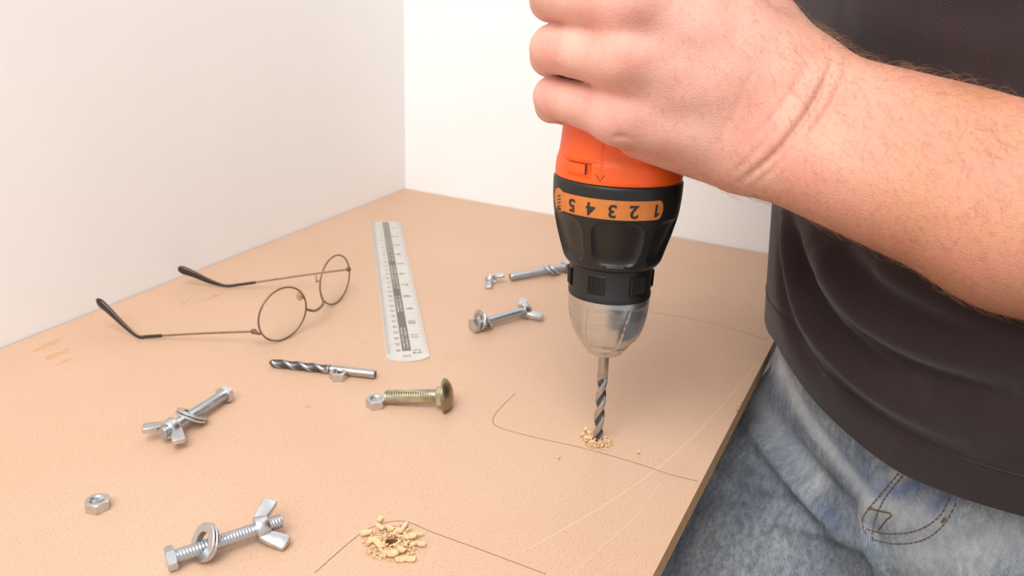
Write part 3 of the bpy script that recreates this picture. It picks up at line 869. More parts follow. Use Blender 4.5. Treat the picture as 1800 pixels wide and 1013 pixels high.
def surface_net(f, lo, hi, h, blk=8):
    lo = NP(lo); hi = NP(hi); nb = np.ceil((hi-lo)/(h*blk)).astype(int)
    n = nb*blk+1
    cx = [lo[i]+(np.arange(nb[i])+.5)*h*blk for i in range(3)]
    G = np.stack(np.meshgrid(*cx, indexing='ij'), -1).reshape(-1, 3)
    dc = f(G).reshape(nb)
    act = np.argwhere(np.abs(dc) < h*blk*1.25)
    phi = np.where(np.repeat(np.repeat(np.repeat(dc, blk, 0), blk, 1), blk, 2) < 0, -1e3, 1e3).astype(np.float32)
    phi = np.pad(phi, ((0, 1), (0, 1), (0, 1)), mode='edge')
    o = np.arange(blk+1); OFF = np.stack(np.meshgrid(o, o, o, indexing='ij'), -1).reshape(-1, 3)
    for s_ in range(0, len(act), 400):
        I = (act[s_:s_+400, None, :]*blk+OFF[None]).reshape(-1, 3)
        phi[I[:, 0], I[:, 1], I[:, 2]] = f(lo+I*h)
    ins = phi < 0
    cnt = np.zeros(np.array(phi.shape)-1, np.int8)
    for a_ in (0, 1):
        for b_ in (0, 1):
            for c_ in (0, 1):
                cnt += ins[a_:a_+cnt.shape[0], b_:b_+cnt.shape[1], c_:c_+cnt.shape[2]]
    cells = np.argwhere((cnt > 0) & (cnt < 8))
    idx = -np.ones(cnt.shape, np.int64); idx[tuple(cells.T)] = np.arange(len(cells))
    S = np.zeros((len(cells), 3)); K = np.zeros(len(cells))
    cor = [(a_, b_, c_) for a_ in (0, 1) for b_ in (0, 1) for c_ in (0, 1)]
    for i in range(8):
        for j in range(i+1, 8):
            ci, cj = NP(cor[i]).astype(int), NP(cor[j]).astype(int)
            if np.abs(ci-cj).sum() != 1: continue
            pi = phi[tuple((cells+ci).T)].astype(float); pj = phi[tuple((cells+cj).T)].astype(float)
            k = (pi < 0) != (pj < 0); t_ = pi[k]/(pi[k]-pj[k])
            S[k] += ci+(cj-ci)*t_[:, None]; K[k] += 1
    V = lo+(cells+S/K[:, None])*h
    F = []
    for ax in range(3):
        s0 = [slice(1, -1)]*3; s0[ax] = slice(0, -1); s1 = [slice(1, -1)]*3; s1[ax] = slice(1, None)
        E = np.argwhere(ins[tuple(s0)] != ins[tuple(s1)])
        off = np.ones(3, int); off[ax] = 0; E = E+off
        u, w = (ax+1) % 3, (ax+2) % 3
        eu = np.zeros(3, int); eu[u] = 1; ew = np.zeros(3, int); ew[w] = 1
        q = np.stack([idx[tuple((E-eu-ew).T)], idx[tuple((E-ew).T)], idx[tuple(E.T)], idx[tuple((E-eu).T)]], -1)
        fl = ~ins[tuple(E.T)]
        q[fl] = q[fl][:, ::-1]
        F.append(q[(q >= 0).all(1)])
    return V, np.concatenate(F)

def vnormals(V, F):
    N = np.zeros_like(V); n = np.cross(V[F[:, 2]]-V[F[:, 0]], V[F[:, 3]]-V[F[:, 1]])
    for k in range(4): np.add.at(N, F[:, k], n)
    return N/(np.linalg.norm(N, axis=1)[:, None]+1e-12)
def relax(V, F, it=2, lam=.5):
    for _ in range(it):
        S = np.zeros_like(V); K = np.zeros(len(V))
        for k in range(4):
            a_, b_ = F[:, k], F[:, (k+1) % 4]
            np.add.at(S, a_, V[b_]); np.add.at(K, a_, 1); np.add.at(S, b_, V[a_]); np.add.at(K, b_, 1)
        V = V+lam*(S/K[:, None]-V)
    return V
def poly_dist(P, L):
    d = np.full(len(P), 1e9)
    for a_, b_ in zip(L[:-1], L[1:]):
        ab = b_-a_; t_ = np.clip((P-a_)@ab/(ab@ab+1e-9), 0, 1)
        d = np.minimum(d, np.linalg.norm(P-a_-t_[:, None]*ab, axis=1))
    return d
def taper_dist(P, L):                                  # distance and parameter along
    d = np.full(len(P), 1e9); s = np.zeros(len(P)); n = len(L)-1
    for i in range(n):
        ab = L[i+1]-L[i]; t_ = np.clip((P-L[i])@ab/(ab@ab+1e-9), 0, 1)
        q = np.linalg.norm(P-L[i]-t_[:, None]*ab, axis=1); k = q < d
        d[k] = q[k]; s[k] = (i+t_[k])/n
    return d, s
def bvh_of(V, F): return BVHTree.FromPolygons([tuple(v) for v in V], [tuple(int(i) for i in f) for f in F])
def cast(bv, px, py):
    hit = bv.ray_cast(Vector(CAM), Vector(ray(px, py)).normalized())
    return None if hit[0] is None else NP(hit[0])
def cast_path(bv, pts, n=24):
    out = []
    for q in smooth_path([(x, y, 0) for x, y in pts], n):
        h = cast(bv, q[0], q[1])
        if h is not None: out.append(h)
    return NP(out) if len(out) > 1 else None
def fold(V, N, bv, pts, amp, w, n=24, power=2):
    L = cast_path(bv, pts, n)
    if L is None: return V
    d, s = taper_dist(V, L)
    e = np.sin(np.pi*np.clip(s, .02, .98))**.5
    return V+N*(amp*e*np.exp(-(d/w)**2))[:, None]

# ------------------------------------------------------------------ the person: placement
ALPHA = math.radians(36)
NF = np.array([-math.cos(ALPHA), math.sin(ALPHA), 0]); LF = np.array([-math.sin(ALPHA), -math.cos(ALPHA), 0])   # forward, his left
BC = np.array([-268.0, -622.0, 0])
def B(l, n, z): return BC+LF*l+NF*n+np.array([0, 0, z])

# ------------------------------------------------------------------ skin: left hand and forearm
HK = 1.12
def hat(px, py, D): return at(px, py, D*HK)
J = dict(
 w_i=hat(1410, 128, 350), w_m=hat(1395, 170, 347), w_r=hat(1378, 212, 347), w_l=hat(1352, 255, 350),
 k_i=hat(1112, -78, 338), k_m=hat(1103, 8, 334), k_r=hat(1098, 104, 340), k_l=hat(1090, 203, 353))
FING = {  # MCP, PIP, DIP, tip with radii
 'index': [(1112, -78, 338, 13.0), (985, -112, 358, 10.8), (975, -95, 392, 9.6), (1012, -70, 412, 8.2)],
 'middle': [(1103, 8, 334, 13.2), (980, -12, 358, 11.0), (968, 0, 396, 9.8), (1010, 22, 420, 8.2)],
 'ring': [(1098, 104, 340, 12.6), (973, 86, 366, 10.0), (966, 100, 404, 9.2), (1010, 118, 426, 7.8)],
 'little': [(1090, 203, 353, 11.6), (974, 170, 377, 8.9), (970, 186, 408, 8.0), (1012, 200, 428, 7.0)]}
EL = np.array(hat(1800, 361, 318)); WR = np.array(hat(1378, 214, 350))
ELB = WR+(EL-WR)*2.66
SHL = B(195, 5, 455)
def arm_sdf(p):
    d = sd_cap(p, J['w_i'], J['k_i'], 15*HK, 13.5*HK)
    for a_, b_, ra, rb in (('w_m', 'k_m', 15.5, 13.4), ('w_r', 'k_r', 15.5, 12.6), ('w_l', 'k_l', 14.5, 11.6)):
        d = smin(d, sd_cap(p, J[a_], J[b_], ra*HK, rb*HK), 9)
    d = smin(d, sd_cap(p, hat(1128, 228, 368), hat(1290, 268, 360), 13.0*HK, 16.0*HK), 9)          # heel of the hand
    d = smin(d, sd_cap(p, hat(1330, 190, 366), hat(1215, 40, 366), 17*HK, 15*HK), 10)               # palm
    d = smin(d, sd_cap(p, hat(1400, 130, 362), hat(1255, -70, 366), 17*HK, 14*HK), 12)              # thumb root
    th_ = sd_cap(p, hat(1255, -70, 366), hat(1238, -135, 388), 12.5*HK, 10.5*HK)
    th_ = smin(th_, sd_cap(p, hat(1238, -135, 388), hat(1190, -150, 412), 10.5*HK, 8.5*HK), 3)
    d = smin(d, th_, 5)
    fs = None
    for k, js in FING.items():
        P_ = [hat(*q[:3]) for q in js]; r_ = [q[3]*HK for q in js]
        f_ = sd_cap(p, P_[0], P_[1], r_[0], r_[1])
        f_ = smin(f_, sd_cap(p, P_[1], P_[2], r_[1], r_[2]), 3)
        f_ = smin(f_, sd_cap(p, P_[2], P_[3], r_[2], r_[3]), 2)
        fs = f_ if fs is None else smin(fs, f_, 1.6)
    d = smin(d, fs, 7)
    # wrist and forearm: two bones' worth of muscle side by side
    fwd = (EL-WR)/np.linalg.norm(EL-WR); up_ = np.cross(fwd, RM[2]); up_ /= np.linalg.norm(up_)
    if up_[2] < 0: up_ = -up_
    for s_, r0, r1, r2 in ((1, 19.5, 27.5, 33), (-1, 19.5, 27.5, 32)):
        a_ = WR+up_*s_*12.5*HK; b_ = EL+up_*s_*11.0*HK; c_ = ELB+up_*s_*8*HK
        d = smin(d, smin(sd_cap(p, a_, b_, r0*HK, r1*HK), sd_cap(p, b_, c_, r1*HK, r2*HK), 14), 13)
    d = smin(d, sd_cap(p, ELB, ELB+(SHL-ELB)*.8, 38, 44), 24)
    return d
lo = np.minimum.reduce([ELB, WR, J['k_i'], J['k_l'], hat(960, 0, 360), SHL])-[75, 75, 95]
hi = np.maximum.reduce([ELB, WR, J['k_i'], J['k_l'], hat(960, 0, 430), SHL])+[75, 75, 60]
V, F = surface_net(arm_sdf, lo, hi, 1.25)
V = relax(V, F, 3, .5); N = vnormals(V, F); bv = bvh_of(V, F)
# creases at the wrist, between the knuckles, over the finger joints
for pts, amp, w in (([(1466, 104), (1446, 152), (1408, 215), (1358, 275), (1300, 322)], -2.3, 1.5),
                    ([(1492, 114), (1478, 150), (1452, 200), (1425, 235)], -1.0, 1.6),
                    ([(1450, 118), (1425, 165), (1385, 222), (1335, 275)], .9, 5.0),
                    ([(1420, 110), (1390, 165), (1350, 215), (1310, 260)], -.6, 1.5),
                    ([(1345, 40), (1290, 130), (1255, 190)], .5, 7),
                    ([(1230, 60), (1170, 82), (1105, 105)], .7, 6),
                    ([(1230, 175), (1160, 190), (1095, 208)], .7, 6),
                    ([(1215, -10), (1160, 0), (1105, 8)], .7, 6),
                    ([(1080, 55), (1150, 62), (1230, 85)], -.9, 6),
                    ([(1055, 152), (1120, 155), (1200, 160)], -.9, 6),
                    ([(1400, 250), (1365, 290), (1330, 325)], -.8, 1.4), ([(1372, 215), (1330, 265), (1280, 312)], -.6, 1.3),
                    ([(1330, 110), (1290, 200), (1250, 270)], -.3, 1.5),
                    ([(1075, 243), (1092, 241), (1108, 246)], -1.0, 1.6),
                    ([(948, 55), (946, 85), (950, 115)], -.35, 1.2), ([(962, 52), (958, 85), (962, 118)], -.3, 1.2),
                    ([(952, 145), (950, 170), (957, 195)], -.35, 1.2)):
    V = fold(V, N, bv, pts, amp, w)
flush = np.zeros(len(V))
for px, py, s_ in ((1100, 108, 12), (1095, 215, 12), (955, 90, 9), (955, 172, 9), (1320, 215, 10), (1345, 235, 8), (1110, 10, 12), (1410, 305, 9), (1040, 170, 10), (1030, 20, 10)):
    q = cast(bv, px, py)
    if q is not None: flush += np.exp(-(np.linalg.norm(V-q, axis=1)/s_)**2)
tan = np.clip(((V-WR)@((EL-WR)/np.linalg.norm(EL-WR))+45)/110, 0, 1)
body = MB(); body.add(V, F.tolist()); nfine = len(V)
ARM = (V.copy(), F.copy())
# the rest of him, out of the frame: right arm, shoulders, neck and head
HEAD = B(-20, 95, 660)
SHR = B(-195, 5, 455); hq = np.array([NP(parent_matrix(dr) @ Vector((q-[0, 0, 8])*.001))*1000-[0, 0, ZT] for q in hp])
HC = hq[11]; hd = (hq[14]-hq[8]); hd /= np.linalg.norm(hd)
ELR = np.array([-165.0, -345.0, 400.0]); 
RG = HC+np.array([-4, 0, 34.0])
def rest_sdf(p):
    d = sd_cap(p, SHR+NF*0, ELR, 44, 38); d = smin(d, sd_cap(p, ELR, RG+[26, 6, 14], 37, 24), 12)
    d = smin(d, sd_cap(p, RG+hd*24+[14, 0, 2], RG-hd*24+[14, 0, 2], 19, 17), 12)
    sd_ = np.cross(hd, [0, 0, 1.0]); sd_ /= np.linalg.norm(sd_)
    for k in range(4):                                           # four fingers closed round the handle
        c_ = HC+hd*(-30+19*k); r_ = (9.5, 9.5, 9.0, 8.0)[k]
        P_ = [c_+np.array([0, 0, 30]), c_-sd_*27+[0, 0, 12], c_-sd_*24+[0, 0, -14], c_-sd_*4+[0, 0, -27]]
        f_ = sd_cap(p, P_[0], P_[1], r_+1.5, r_); f_ = smin(f_, sd_cap(p, P_[1], P_[2], r_, r_-.8), 3); f_ = smin(f_, sd_cap(p, P_[2], P_[3], r_-.8, r_-1.6), 3)
        d = smin(d, f_, 2)
    t0 = HC-hd*10+sd_*20+[0, 0, 28]; d = smin(d, sd_cap(p, t0, HC-hd*30+sd_*26+[0, 0, 6], 12, 10), 5); d = smin(d, sd_cap(p, HC-hd*30+sd_*26+[0, 0, 6], HC-hd*34+sd_*20+[0, 0, -18], 10, 8), 3)
    tr = sd_cap(p, B(-190, 0, 455), B(190, 0, 455), 50, 50); tr = smin(tr, sd_cap(p, B(0, 0, 440), B(0, 5, 120), 95, 90), 60)
    d = smin(d, tr, 20); d = smin(d, sd_cap(p, ELB+(SHL-ELB)*.7, SHL, 41, 44), 15)
    d = smin(d, sd_cap(p, B(0, 20, 480), HEAD-[0, 0, 40], 56, 54), 20)
    hd_ = sd_ell(p, HEAD+[0, 0, 25], NP([76, 76, 98])); hd_ = smin(hd_, sd_ell(p, HEAD+NF*30-[0, 0, 45], NP([52, 52, 58])), 20)
    nz = HEAD+NF*90; hd_ = smin(hd_, sd_cap(p, HEAD+NF*78+[0, 0, 22], nz+[0, 0, -8]+NF*8, 7, 11), 8)
    for s_ in (-1, 1):
        hd_ = smin(hd_, sd_ell(p, HEAD+LF*s_*79+[0, 0, 5], NP([12, 12, 30])), 4)
        e_ = HEAD+LF*s_*31+NF*70+np.array([0, 0, 22.0])
        hd_ = -smin(-hd_, np.linalg.norm(p-e_-NF*12, axis=1)-14, 8); hd_ = np.minimum(hd_, np.linalg.norm(p-e_+NF*2, axis=1)-12.5)
        hd_ = smin(hd_, sd_cap(p, e_+NF*4+[0, 0, 15]-LF*14, e_+NF*2+[0, 0, 15]+LF*14, 5, 4), 6)
    hd_ = smin(hd_, sd_cap(p, HEAD+NF*86-[0, 0, 42]-LF*18, HEAD+NF*86-[0, 0, 42]+LF*18, 5, 5), 4)
    hd_ = smin(hd_, sd_cap(p, HEAD+NF*84-[0, 0, 54]-LF*14, HEAD+NF*84-[0, 0, 54]+LF*14, 5.5, 5.5), 4)
    return smin(d, hd_, 10)
V2, F2 = surface_net(rest_sdf, [-640, -900, 60], [-80, -270, 820], 4.5)
V2 = relax(V2, F2, 1, .4); body.add(V2, F2.tolist())
VB, FB = body.get()
ORI = B(0, 0, -ZT)
def person_mesh(name, V, F, smooth=180):
    return mesh_of(name, V-ORI, F, smooth)
me = person_mesh('person', VB, FB)
for nm, arr in (('tan', np.concatenate([tan, np.full(len(V2), .35)])), ('flush', np.concatenate([np.clip(flush, 0, 1), np.zeros(len(V2))]))):
    at0 = me.attributes.new(nm, 'FLOAT', 'POINT'); at0.data.foreach_set('value', arr.astype(np.float32))
person = link('person', me, SKIN)
person.location = Vector((ORI[0]*.001, ORI[1]*.001, 0))
tag(person, 'person in dark brown knitted shirt and faded jeans gripping the orange drill', 'person')

# arm hair
AV, AF = ARM; AN = vnormals(AV, AF)
fc = AV[AF].mean(1); fwd = (EL-WR)/np.linalg.norm(EL-WR)
s_ = (fc-WR)@fwd; fn = AN[AF[:, 0]]
ok = (s_ > -62) & (s_ < 180) & (fn@(-RM[2]) > -.35)
cand = np.argwhere(ok)[:, 0]
upi = -RM[1]
wgt = np.clip((s_[cand]+75)/110, .2, 1)*(.5+np.clip(fn[cand]@upi, 0, 1)*.8+.35*np.clip(-(fn[cand]@upi), 0, 1)); wgt /= wgt.sum()
pick = RNG.choice(cand, 2600, replace=False, p=wgt)
hm = MB()
for k in pick:
    p0 = fc[k]; n_ = fn[k]
    t_ = -upi*RNG.uniform(.2, 1.0)*(1 if n_@upi < .5 else -.2)+fwd*RNG.normal(.5, .5)+RNG.normal(0, .25, 3); t_ -= n_*(t_@n_); t_ /= np.linalg.norm(t_)+1e-9
    L_ = RNG.uniform(5, 11)*(.55 if s_[k] < -15 else 1); lift = RNG.uniform(.15, .55) if n_@upi < .55 else RNG.uniform(.4, .9)
    P_ = [p0-n_*.2, p0+n_*lift*L_*.3+t_*L_*.3, p0+n_*lift*L_*.48+t_*L_*.65, p0+n_*lift*L_*.5+t_*L_]
    hm.add(*tube(P_, [.042, .04, .032, .014], 3, False))
HV, HF = hm.get()
tag(part('arm_hair', (HV-ORI, HF), HAIR, person, 180), kind='stuff')
# hair on the head
def cap_sdf(p):
    d = sd_ell(p, HEAD+[0, 0, 30]-NF*4, NP([81, 81, 101])); cut = (p-(HEAD+NF*40+[0, 0, 48]))@(NF*.75-np.array([0, 0, .66]))
    return np.maximum(d, cut)
Vh, Fh = surface_net(cap_sdf, HEAD-[95, 95, 110], HEAD+[95, 95, 150], 4.5)
link('hair', person_mesh('hair', Vh, Fh.tolist()), HEADHAIR, person)

# ------------------------------------------------------------------ shirt
ZP = [-40, 0, 60, 120, 200, 300, 400, 470, 510, 530]
AP = [163, 165, 168, 171, 176, 184, 192, 190, 150, 75]
BP = [124, 127, 132, 135, 136, 134, 126, 110, 85, 62]
LP = [0, 0, 2, 5, 10, 16, 22, 22, 20, 20]
def torso_pt(th, z, grow=0.0):
    a_ = np.interp(z, ZP, AP)+grow; b_ = np.interp(z, ZP, BP)+grow; ln = np.interp(z, ZP, LP)
    e = 2/2.25
    c_, s_ = np.cos(th), np.sin(th)
    l = a_*np.sign(s_)*np.abs(s_)**e; n = ln+b_*np.sign(c_)*np.abs(c_)**e
    return BC+np.multiply.outer(l, LF)+np.multiply.outer(n, NF)+np.multiply.outer(z, np.array([0, 0, 1.0]))
NTH, NZ = 420, 210
# hem: the height of the edge all round
ths = np.linspace(-np.pi, np.pi, NTH, endpoint=False)
zs = np.linspace(-60, 530, 120)
Vb = NP([torso_pt(ths, np.full(NTH, z)) for z in zs]).reshape(-1, 3); Fb = NP(grid_faces(120, NTH)).astype(int)
bvb = bvh_of(Vb, Fb)
HEMPX = [(1356, 585), (1372, 608), (1400, 652), (1450, 716), (1520, 782), (1575, 823), (1640, 851), (1700, 872), (1800, 902), (1900, 926)]
ht, hz = [], []
for q in smooth_path([(x, y, 0) for x, y in HEMPX], 40):
    h = cast(bvb, q[0], q[1])
    if h is not None:
        l = (h-BC)@LF; n = (h-BC)@NF; ht.append(math.atan2(l/165, n/127)); hz.append(h[2])
o_ = np.argsort(ht); ht = NP(ht)[o_]; hz = NP(hz)[o_]
print('hem', np.degrees(ht[[0, -1]]), hz[[0, len(hz)//2, -1]])
hem_z = np.interp(ths, np.concatenate([[-np.pi, ht[0]-.5], ht, [ht[-1]+.5, np.pi]]), np.concatenate([[hz[0], hz[0]], hz, [hz[-1], hz[0]]]))
tt = np.linspace(0, 1, NZ)**1.25
G = NP([torso_pt(ths, hem_z+(530-hem_z)*q, 2.0*(1-q)) for q in tt])
V = G.reshape(-1, 3); F = NP(grid_faces(NZ, NTH)).astype(int)
N = vnormals(V, F)
if (N[NTH*20+NTH//2]@NF) < 0: N = -N
bv = bvh_of(V, F)
for pts, amp, w in (
    ([(1378, 375), (1388, 450), (1420, 560), (1490, 650), (1580, 715), (1700, 770)], 7.0, 6.5),
    ([(1392, 390), (1412, 470), (1455, 560), (1530, 630), (1620, 680)], -7.0, 5.5),
    ([(1372, 420), (1374, 520), (1400, 600), (1450, 670)], -5.0, 7),
    ([(1430, 430), (1470, 510), (1540, 570), (1640, 620), (1790, 670)], 9.5, 11),
    ([(1440, 480), (1500, 565), (1590, 625), (1700, 668), (1800, 700)], -10, 8),
    ([(1460, 420), (1530, 500), (1640, 560), (1790, 610)], -7.0, 10),
    ([(1520, 470), (1600, 530), (1700, 570), (1800, 600)], 7.0, 12),
    ([(1420, 600), (1500, 690), (1600, 760), (1720, 800)], -2.5, 8),
    ([(1600, 690), (1700, 730), (1800, 760)], 4.5, 12),
    ([(1480, 20), (1600, 60), (1780, 90)], 3.0, 14),
    ([(1500, 70), (1650, 110), (1790, 150)], -3.0, 10),
    ([(1650, 20), (1720, 35), (1800, 30)], -2.5, 10)):
    V = fold(V, N, bv, pts, amp, w)
hemrow = np.arange(NZ)[:, None].repeat(NTH, 1).ravel()
hd0 = V[:, 2]-np.tile(hem_z, NZ)
V = V+N*(-.7*np.exp(-((np.repeat(tt*525, NTH)-25)/1.3)**2))[:, None]         # hem seam
me = person_mesh('shirt', V, F.tolist())
uvl = me.uv_layers.new(name='cloth')
li = np.zeros(len(me.loops), np.int32); me.loops.foreach_get('vertex_index', li)
jj = li % NTH; ii = li//NTH
u = ths[jj]*150; u = np.where(jj == 0, u, u)
uvl.data.foreach_set('uv', np.stack([u, V[li, 2]*1.04], -1).astype(np.float32).ravel())
shirt = link('shirt', me, SHIRT, person)
so = shirt.modifiers.new('thickness', 'SOLIDIFY'); so.thickness = .0016; so.offset = -1
bvs = bvh_of(V, F)
# stitched line above the hem
ri = int(np.argmin(np.abs(tt*525-23)))
hs = [V[ri*NTH+j]+N[ri*NTH+j]*.1 for j in range(NTH) if abs(ths[j]) < 2.2]
part('hem_stitch', (lambda VF_: (VF_[0]-ORI, VF_[1]))(tube(NP(hs), .3, 5)), SEAM_D, shirt, 60)
for s_, e_, sh in ((1, ELB, SHL), (-1, ELR, SHR)):
    pth = smooth_path([sh-LF*s_*45+[0, 0, 4], sh, lerp(sh, e_, .35), lerp(sh, e_, .62)], 20)
    vs, fs = tube(pth, np.interp(np.linspace(0, 1, 20), [0, .3, 1], [60, 60, 56]), 40, False)
    ms = person_mesh('sleeve', vs, fs); uvl = ms.uv_layers.new(name='cloth')
    li = np.zeros(len(ms.loops), np.int32); ms.loops.foreach_get('vertex_index', li)
    uvl.data.foreach_set('uv', np.stack([(li % 40)*9.0, (li//40)*9.0], -1).astype(np.float32).ravel())
    sl_ = link('sleeve', ms, SHIRT, shirt); sm = sl_.modifiers.new('thickness', 'SOLIDIFY'); sm.thickness = .0016; sm.offset = -1
vs, fs = tube([B(0, 18, 508), B(0, 22, 532), B(0, 26, 545)], [70, 66, 72], 40, False, None)
ms = person_mesh('collar', vs, fs); ms.uv_layers.new(name='cloth'); cl = link('collar', ms, SHIRT, shirt)
sm = cl.modifiers.new('thickness', 'SOLIDIFY'); sm.thickness = .003

# ------------------------------------------------------------------ jeans
LOCR = np.stack([LF, NF, [0, 0, 1.0]])
RK, LK = NP([-150, 235, -400]), NP([108, 70, -430])
RFt, LFt = NP([-150, 190, -760]), NP([115, 40, -760])
def jeans_sdf(q):
    pel = sd_ell(q, (0, -4, 5), NP([158, 118, 175]))
    pel = smin(pel, sd_cap(q, (-70, 4, 30), (-76, 6, -60), 93, 93), 8)
    d = smin(pel, sd_cap(q, (-104, 28, -92), RK, 90, 70), 18)
    l_ = sd_cap(q, (80, 4, -75), LK, 86, 66)
    d = smin(d, l_, 14)
    d = smin(d, sd_cap(q, RK, RFt, 66, 56), 20); d = smin(d, sd_cap(q, LK, LFt, 66, 56), 20)
    d = np.maximum(d, q[:, 2]-60); d = np.maximum(d, -(q[:, 2]+760))
    return d
VL, F = surface_net(jeans_sdf, [-230, -160, -775], [220, 330, 75], 3.6)
VL = relax(VL, F, 2, .5); V = BC+VL@LOCR
N = vnormals(V, F); bv = bvh_of(V, F)
for pts, amp, w in (
    ([(1315, 739), (1342, 775), (1400, 846), (1463, 918), (1539, 965)], -9, 7),
    ([(1330, 700), (1380, 770), (1440, 840), (1510, 905)], 6, 8),
    ([(1368, 640), (1410, 720), (1460, 790), (1520, 860)], 4, 5.5),
    ([(1385, 680), (1425, 750), (1480, 820)], -4.5, 5),
    ([(1270, 850), (1350, 885), (1430, 905), (1500, 935)], 5, 8),
    ([(1284, 890), (1370, 912), (1450, 932), (1520, 958)], -6, 6),
    ([(1230, 830), (1300, 850), (1370, 870)], -4, 6),
    ([(1575, 830), (1515, 900), (1528, 955), (1545, 1000), (1550, 1040)], -4.5, 4),
    ([(1585, 835), (1530, 905), (1540, 960)], 2.5, 6),
    ([(1700, 890), (1660, 950), (1600, 1000)], -4, 6),
    ([(1780, 930), (1700, 960), (1600, 985)], 3.5, 10)):
    V = fold(V, N, bv, pts, amp, w)
wear = np.zeros(len(V)); blue = np.zeros(len(V))
def blotch(arr, pts, w, a_):
    L_ = cast_path(bv, pts, 12)
    if L_ is not None: arr += a_*np.exp(-(poly_dist(V, L_)/w)**2)
blotch(wear, [(1368, 640), (1410, 720), (1460, 790), (1520, 860)], 6, .5); blotch(wear, [(1575, 835), (1522, 900)], 5, .55)
blotch(wear, [(1330, 700), (1380, 770), (1440, 840)], 9, .3); blotch(wear, [(1560, 900), (1640, 910)], 9, .35)
blotch(wear, [(1780, 940), (1700, 965), (1600, 985)], 12, .35)
blotch(blue, [(1545, 870), (1560, 845)], 4, .9); blotch(blue, [(1570, 868), (1610, 852)], 3.5, .9); blotch(blue, [(1640, 895), (1672, 866)], 3, .8)
blotch(blue, [(1420, 880), (1470, 915), (1535, 965)], 5, .7); blotch(blue, [(1480, 800), (1530, 850)], 6, .5); blotch(blue, [(1380, 760), (1400, 800)], 8, .35)
me = person_mesh('jeans', V, F.tolist())
for nm, arr in (('wear', np.clip(wear, 0, .8)), ('blue', np.clip(blue, 0, 1))):
    q = me.attributes.new(nm, 'FLOAT', 'POINT'); q.data.foreach_set('value', arr.astype(np.float32))
q = me.attributes.new('cloth', 'FLOAT_VECTOR', 'POINT'); q.data.foreach_set('vector', VL.astype(np.float32).ravel())
jeans = link('jeans', me, DENIM, person)
bvj = bvh_of(V, F)
def stitch(name, pts, r=.36, dash=2.6, gap=1.0, n=160, mat=THREAD):
    L_ = cast_path(bvj, pts, n)
    if L_ is None: return
    seg = np.linalg.norm(np.diff(L_, axis=0), axis=1); s_ = np.concatenate([[0], np.cumsum(seg)]); m = MB(); x = 0
    to = -RM[2]
    while x+dash < s_[-1]:
        P_ = NP([[np.interp(x+dash*k/3, s_, L_[:, i]) for i in range(3)] for k in range(4)])+to*(.25)
        P_[1:3] += to*.3; m.add(*tube(P_, r, 5)); x += dash+gap
    if m.n:
        V_, F_ = m.get(); tag(part(name, (V_-ORI, F_), mat, jeans, 60), kind='stuff')
stitch('fly_seam_stitch', [(1579, 832), (1545, 872), (1519, 905), (1516, 925), (1524, 945)])
stitch('fly_seam_stitch', [(1586, 836), (1556, 874), (1541, 905), (1533, 935), (1535, 960)])
stitch('fly_curve_stitch', [(1522, 930), (1560, 938), (1610, 933), (1650, 908), (1672, 868)])
stitch('fly_curve_stitch', [(1537, 950), (1580, 956), (1625, 948), (1660, 920), (1684, 876)])
stitch('bar_tack', [(1526, 893), (1545, 898), (1566, 904), (1556, 916), (1544, 932)], .5, 1.0, .3)
stitch('bar_tack', [(1655, 918), (1661, 910)], .7, 1.2, .1)
# shoes
for ft, k in ((RFt, -1), (LFt, 1)):
    def shoe_sdf(q, ft=ft):
        d = sd_cap(q, (ft[0], ft[1]-25, -762), (ft[0]+k*18, ft[1]+150, -772), 42, 32); d = smin(d, sd_cap(q, (ft[0], ft[1]-10, -760), (ft[0], ft[1], -720), 44, 46), 20)
        return np.maximum(d, -(q[:, 2]+ZT))
    Vs, Fs = surface_net(shoe_sdf, [ft[0]-100, ft[1]-110, -815], [ft[0]+100, ft[1]+220, -650], 5)
    link('shoe', person_mesh('shoe', BC+Vs@LOCR, Fs.tolist()), SHOE, person)

# ------------------------------------------------------------------ sawdust
def crumbs(name, c, R0_, R1_, n, smin_, smax_, label, zmax, mat=DUST):
    o = thing(name, label, 'sawdust', c); m = MB()
    for k in range(n):
        a_ = random.uniform(0, 6.28); q = random.random(); r_ = R0_+(R1_-R0_)*q**.8
        s_ = random.uniform(smin_, smax_)*(1.15-.5*q); z = random.uniform(0, zmax)*(1-q)**1.2
        V, F = box((-s_, -s_*random.uniform(.5, 1), -s_*.45), (s_*random.uniform(.6, 1), s_*.7, s_*.45))
        V = V*(1+NP([[random.uniform(-.35, .35) for _ in range(3)] for _ in range(8)]))
        Rr = NP(Matrix.Rotation(random.uniform(0, 6.28), 3, 'Z') @ Matrix.Rotation(random.uniform(-.6, .6), 3, 'X')); V = V@Rr.T
        V[:, 2] -= V[:, 2].min(); m.add(V+[r_*math.cos(a_), r_*math.sin(a_), z], F)
    tag(part('dust', m.get(), mat, o, None), kind='stuff'); return o
crumbs('sawdust', holeA, 3.4, 14, 520, .25, .85, 'low ring of loose sawdust round the open hole at the front of the board', 2.2)
crumbs('sawdust', holeB, 2.4, 9.0, 420, .25, .8, 'small heap of sawdust round the turning drill bit', 2.6)
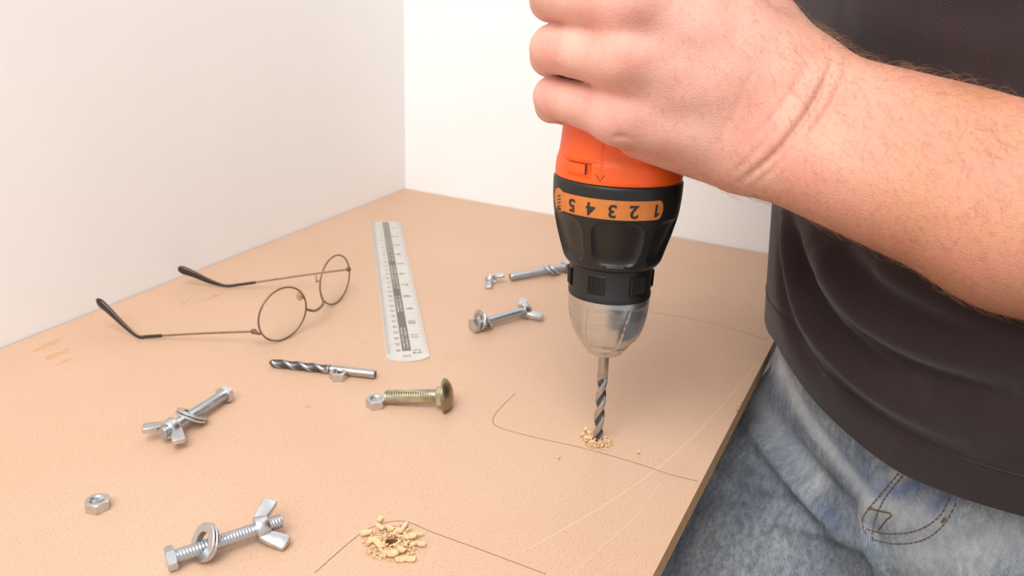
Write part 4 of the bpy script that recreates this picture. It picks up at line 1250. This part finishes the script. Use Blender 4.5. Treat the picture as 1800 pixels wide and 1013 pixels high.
def chip(px, py, l, w, h, ang, tilt, group, label, base=.4):
    p = on(px, py, base); n = 5; Rg = []
    o = thing('wood_chip', label, 'wood chip', (p[0], p[1], 0), Matrix.Rotation(ang, 3, 'Z'), group)
    for i in range(n):
        x = -l/2+l*i/(n-1); ww = w*(1 if 0 < i < n-1 else .75)*random.uniform(.94, 1.06); zc = base+h/2+abs(x)*math.tan(tilt)*.5+(.3 if (i+int(px)) % 3 == 0 else 0)
        Rg.append([(x, -ww/2, zc-h/2), (x, ww/2, zc-h/2), (x+random.uniform(-.2, .2), ww/2*.9, zc+h/2), (x, -ww/2*.9, zc+h/2)])
    part('flake', rings(Rg, True, True), SHAV, o, 20); return o
OWN = {(719, 984): 'flat pale wood chip lying nearest the camera below the open hole', (664, 956): 'long pale wood chip slanting along the left rim of the open hole', (709, 930): 'narrow pale wood chip standing upright behind the open hole', (741, 958): 'pale wood chip farthest right of the open hole', (643, 938): 'pale wood chip farthest left of the open hole'}
dirp = lambda deg: YAW-math.pi/2+math.radians(deg)
GA = 'pale wood chips ringed round the open hole'
LA = 'one of the pale wood chips ringed round the open hole at the front'
for px, py, l, w, ang, tl in ((719, 984, 5.2, 2.9, 0, .05), (704, 985, 3.6, 2.8, 8, .1), (664, 956, 7.6, 2.7, -52, .15), (643, 938, 4.4, 3.0, 20, .2), (651, 953, 4.2, 2.6, 60, .2), (668, 928, 4.8, 2.0, -40, .2),
                          (686, 930, 4.0, 2.4, -30, .25), (697, 938, 4.6, 3.0, 70, .3), (709, 930, 6.5, 1.9, 72, .3), (722, 945, 4.6, 2.6, 25, .2), (733, 941, 4.8, 1.4, 10, .1), (741, 958, 3.2, 2.2, -10, .1),
                          (690, 974, 4.4, 3.6, 15, .2), (706, 968, 3.4, 2.6, -30, .3), (727, 958, 3.0, 1.8, 40, .1), (668, 915, 2.6, 2.2, 80, .2), (676, 972, 3.4, 2.0, -20, .1)):
    chip(px, py, l*1.2, w*1.15, .9, dirp(ang), tl, GA, OWN.get((px, py), LA), random.uniform(.4, 1.6))
GB = 'pale wood chips round the turning bit'
LB = 'one of the small pale wood chips round the turning drill bit'
for px, py, l, w, ang, tl in ((1029, 757, 4.2, 2.0, 60, .3), (1023, 765, 3.6, 1.8, 20, .2), (1032, 771, 3.6, 2.0, -40, .2), (1041, 778, 3.2, 1.7, 0, .1), (1062, 771, 3.8, 2.0, 30, .2), (1069, 777, 3.0, 1.8, -20, .2), (1035, 762, 3.2, 2.2, -70, .3), (1056, 764, 3.0, 1.6, 50, .3)):
    chip(px, py, l, w, .9, dirp(ang), tl, GB, LB, random.uniform(.4, 1.8))
chip(1122, 796, 2.2, 1.8, .8, .4, .1, None, 'single wood crumb lying on its own right of the drill bit')
chip(981, 805, 1.9, 1.4, .7, 1.4, .1, None, 'single wood crumb lying on its own left of and below the drill bit')
bpy.context.view_layer.update()
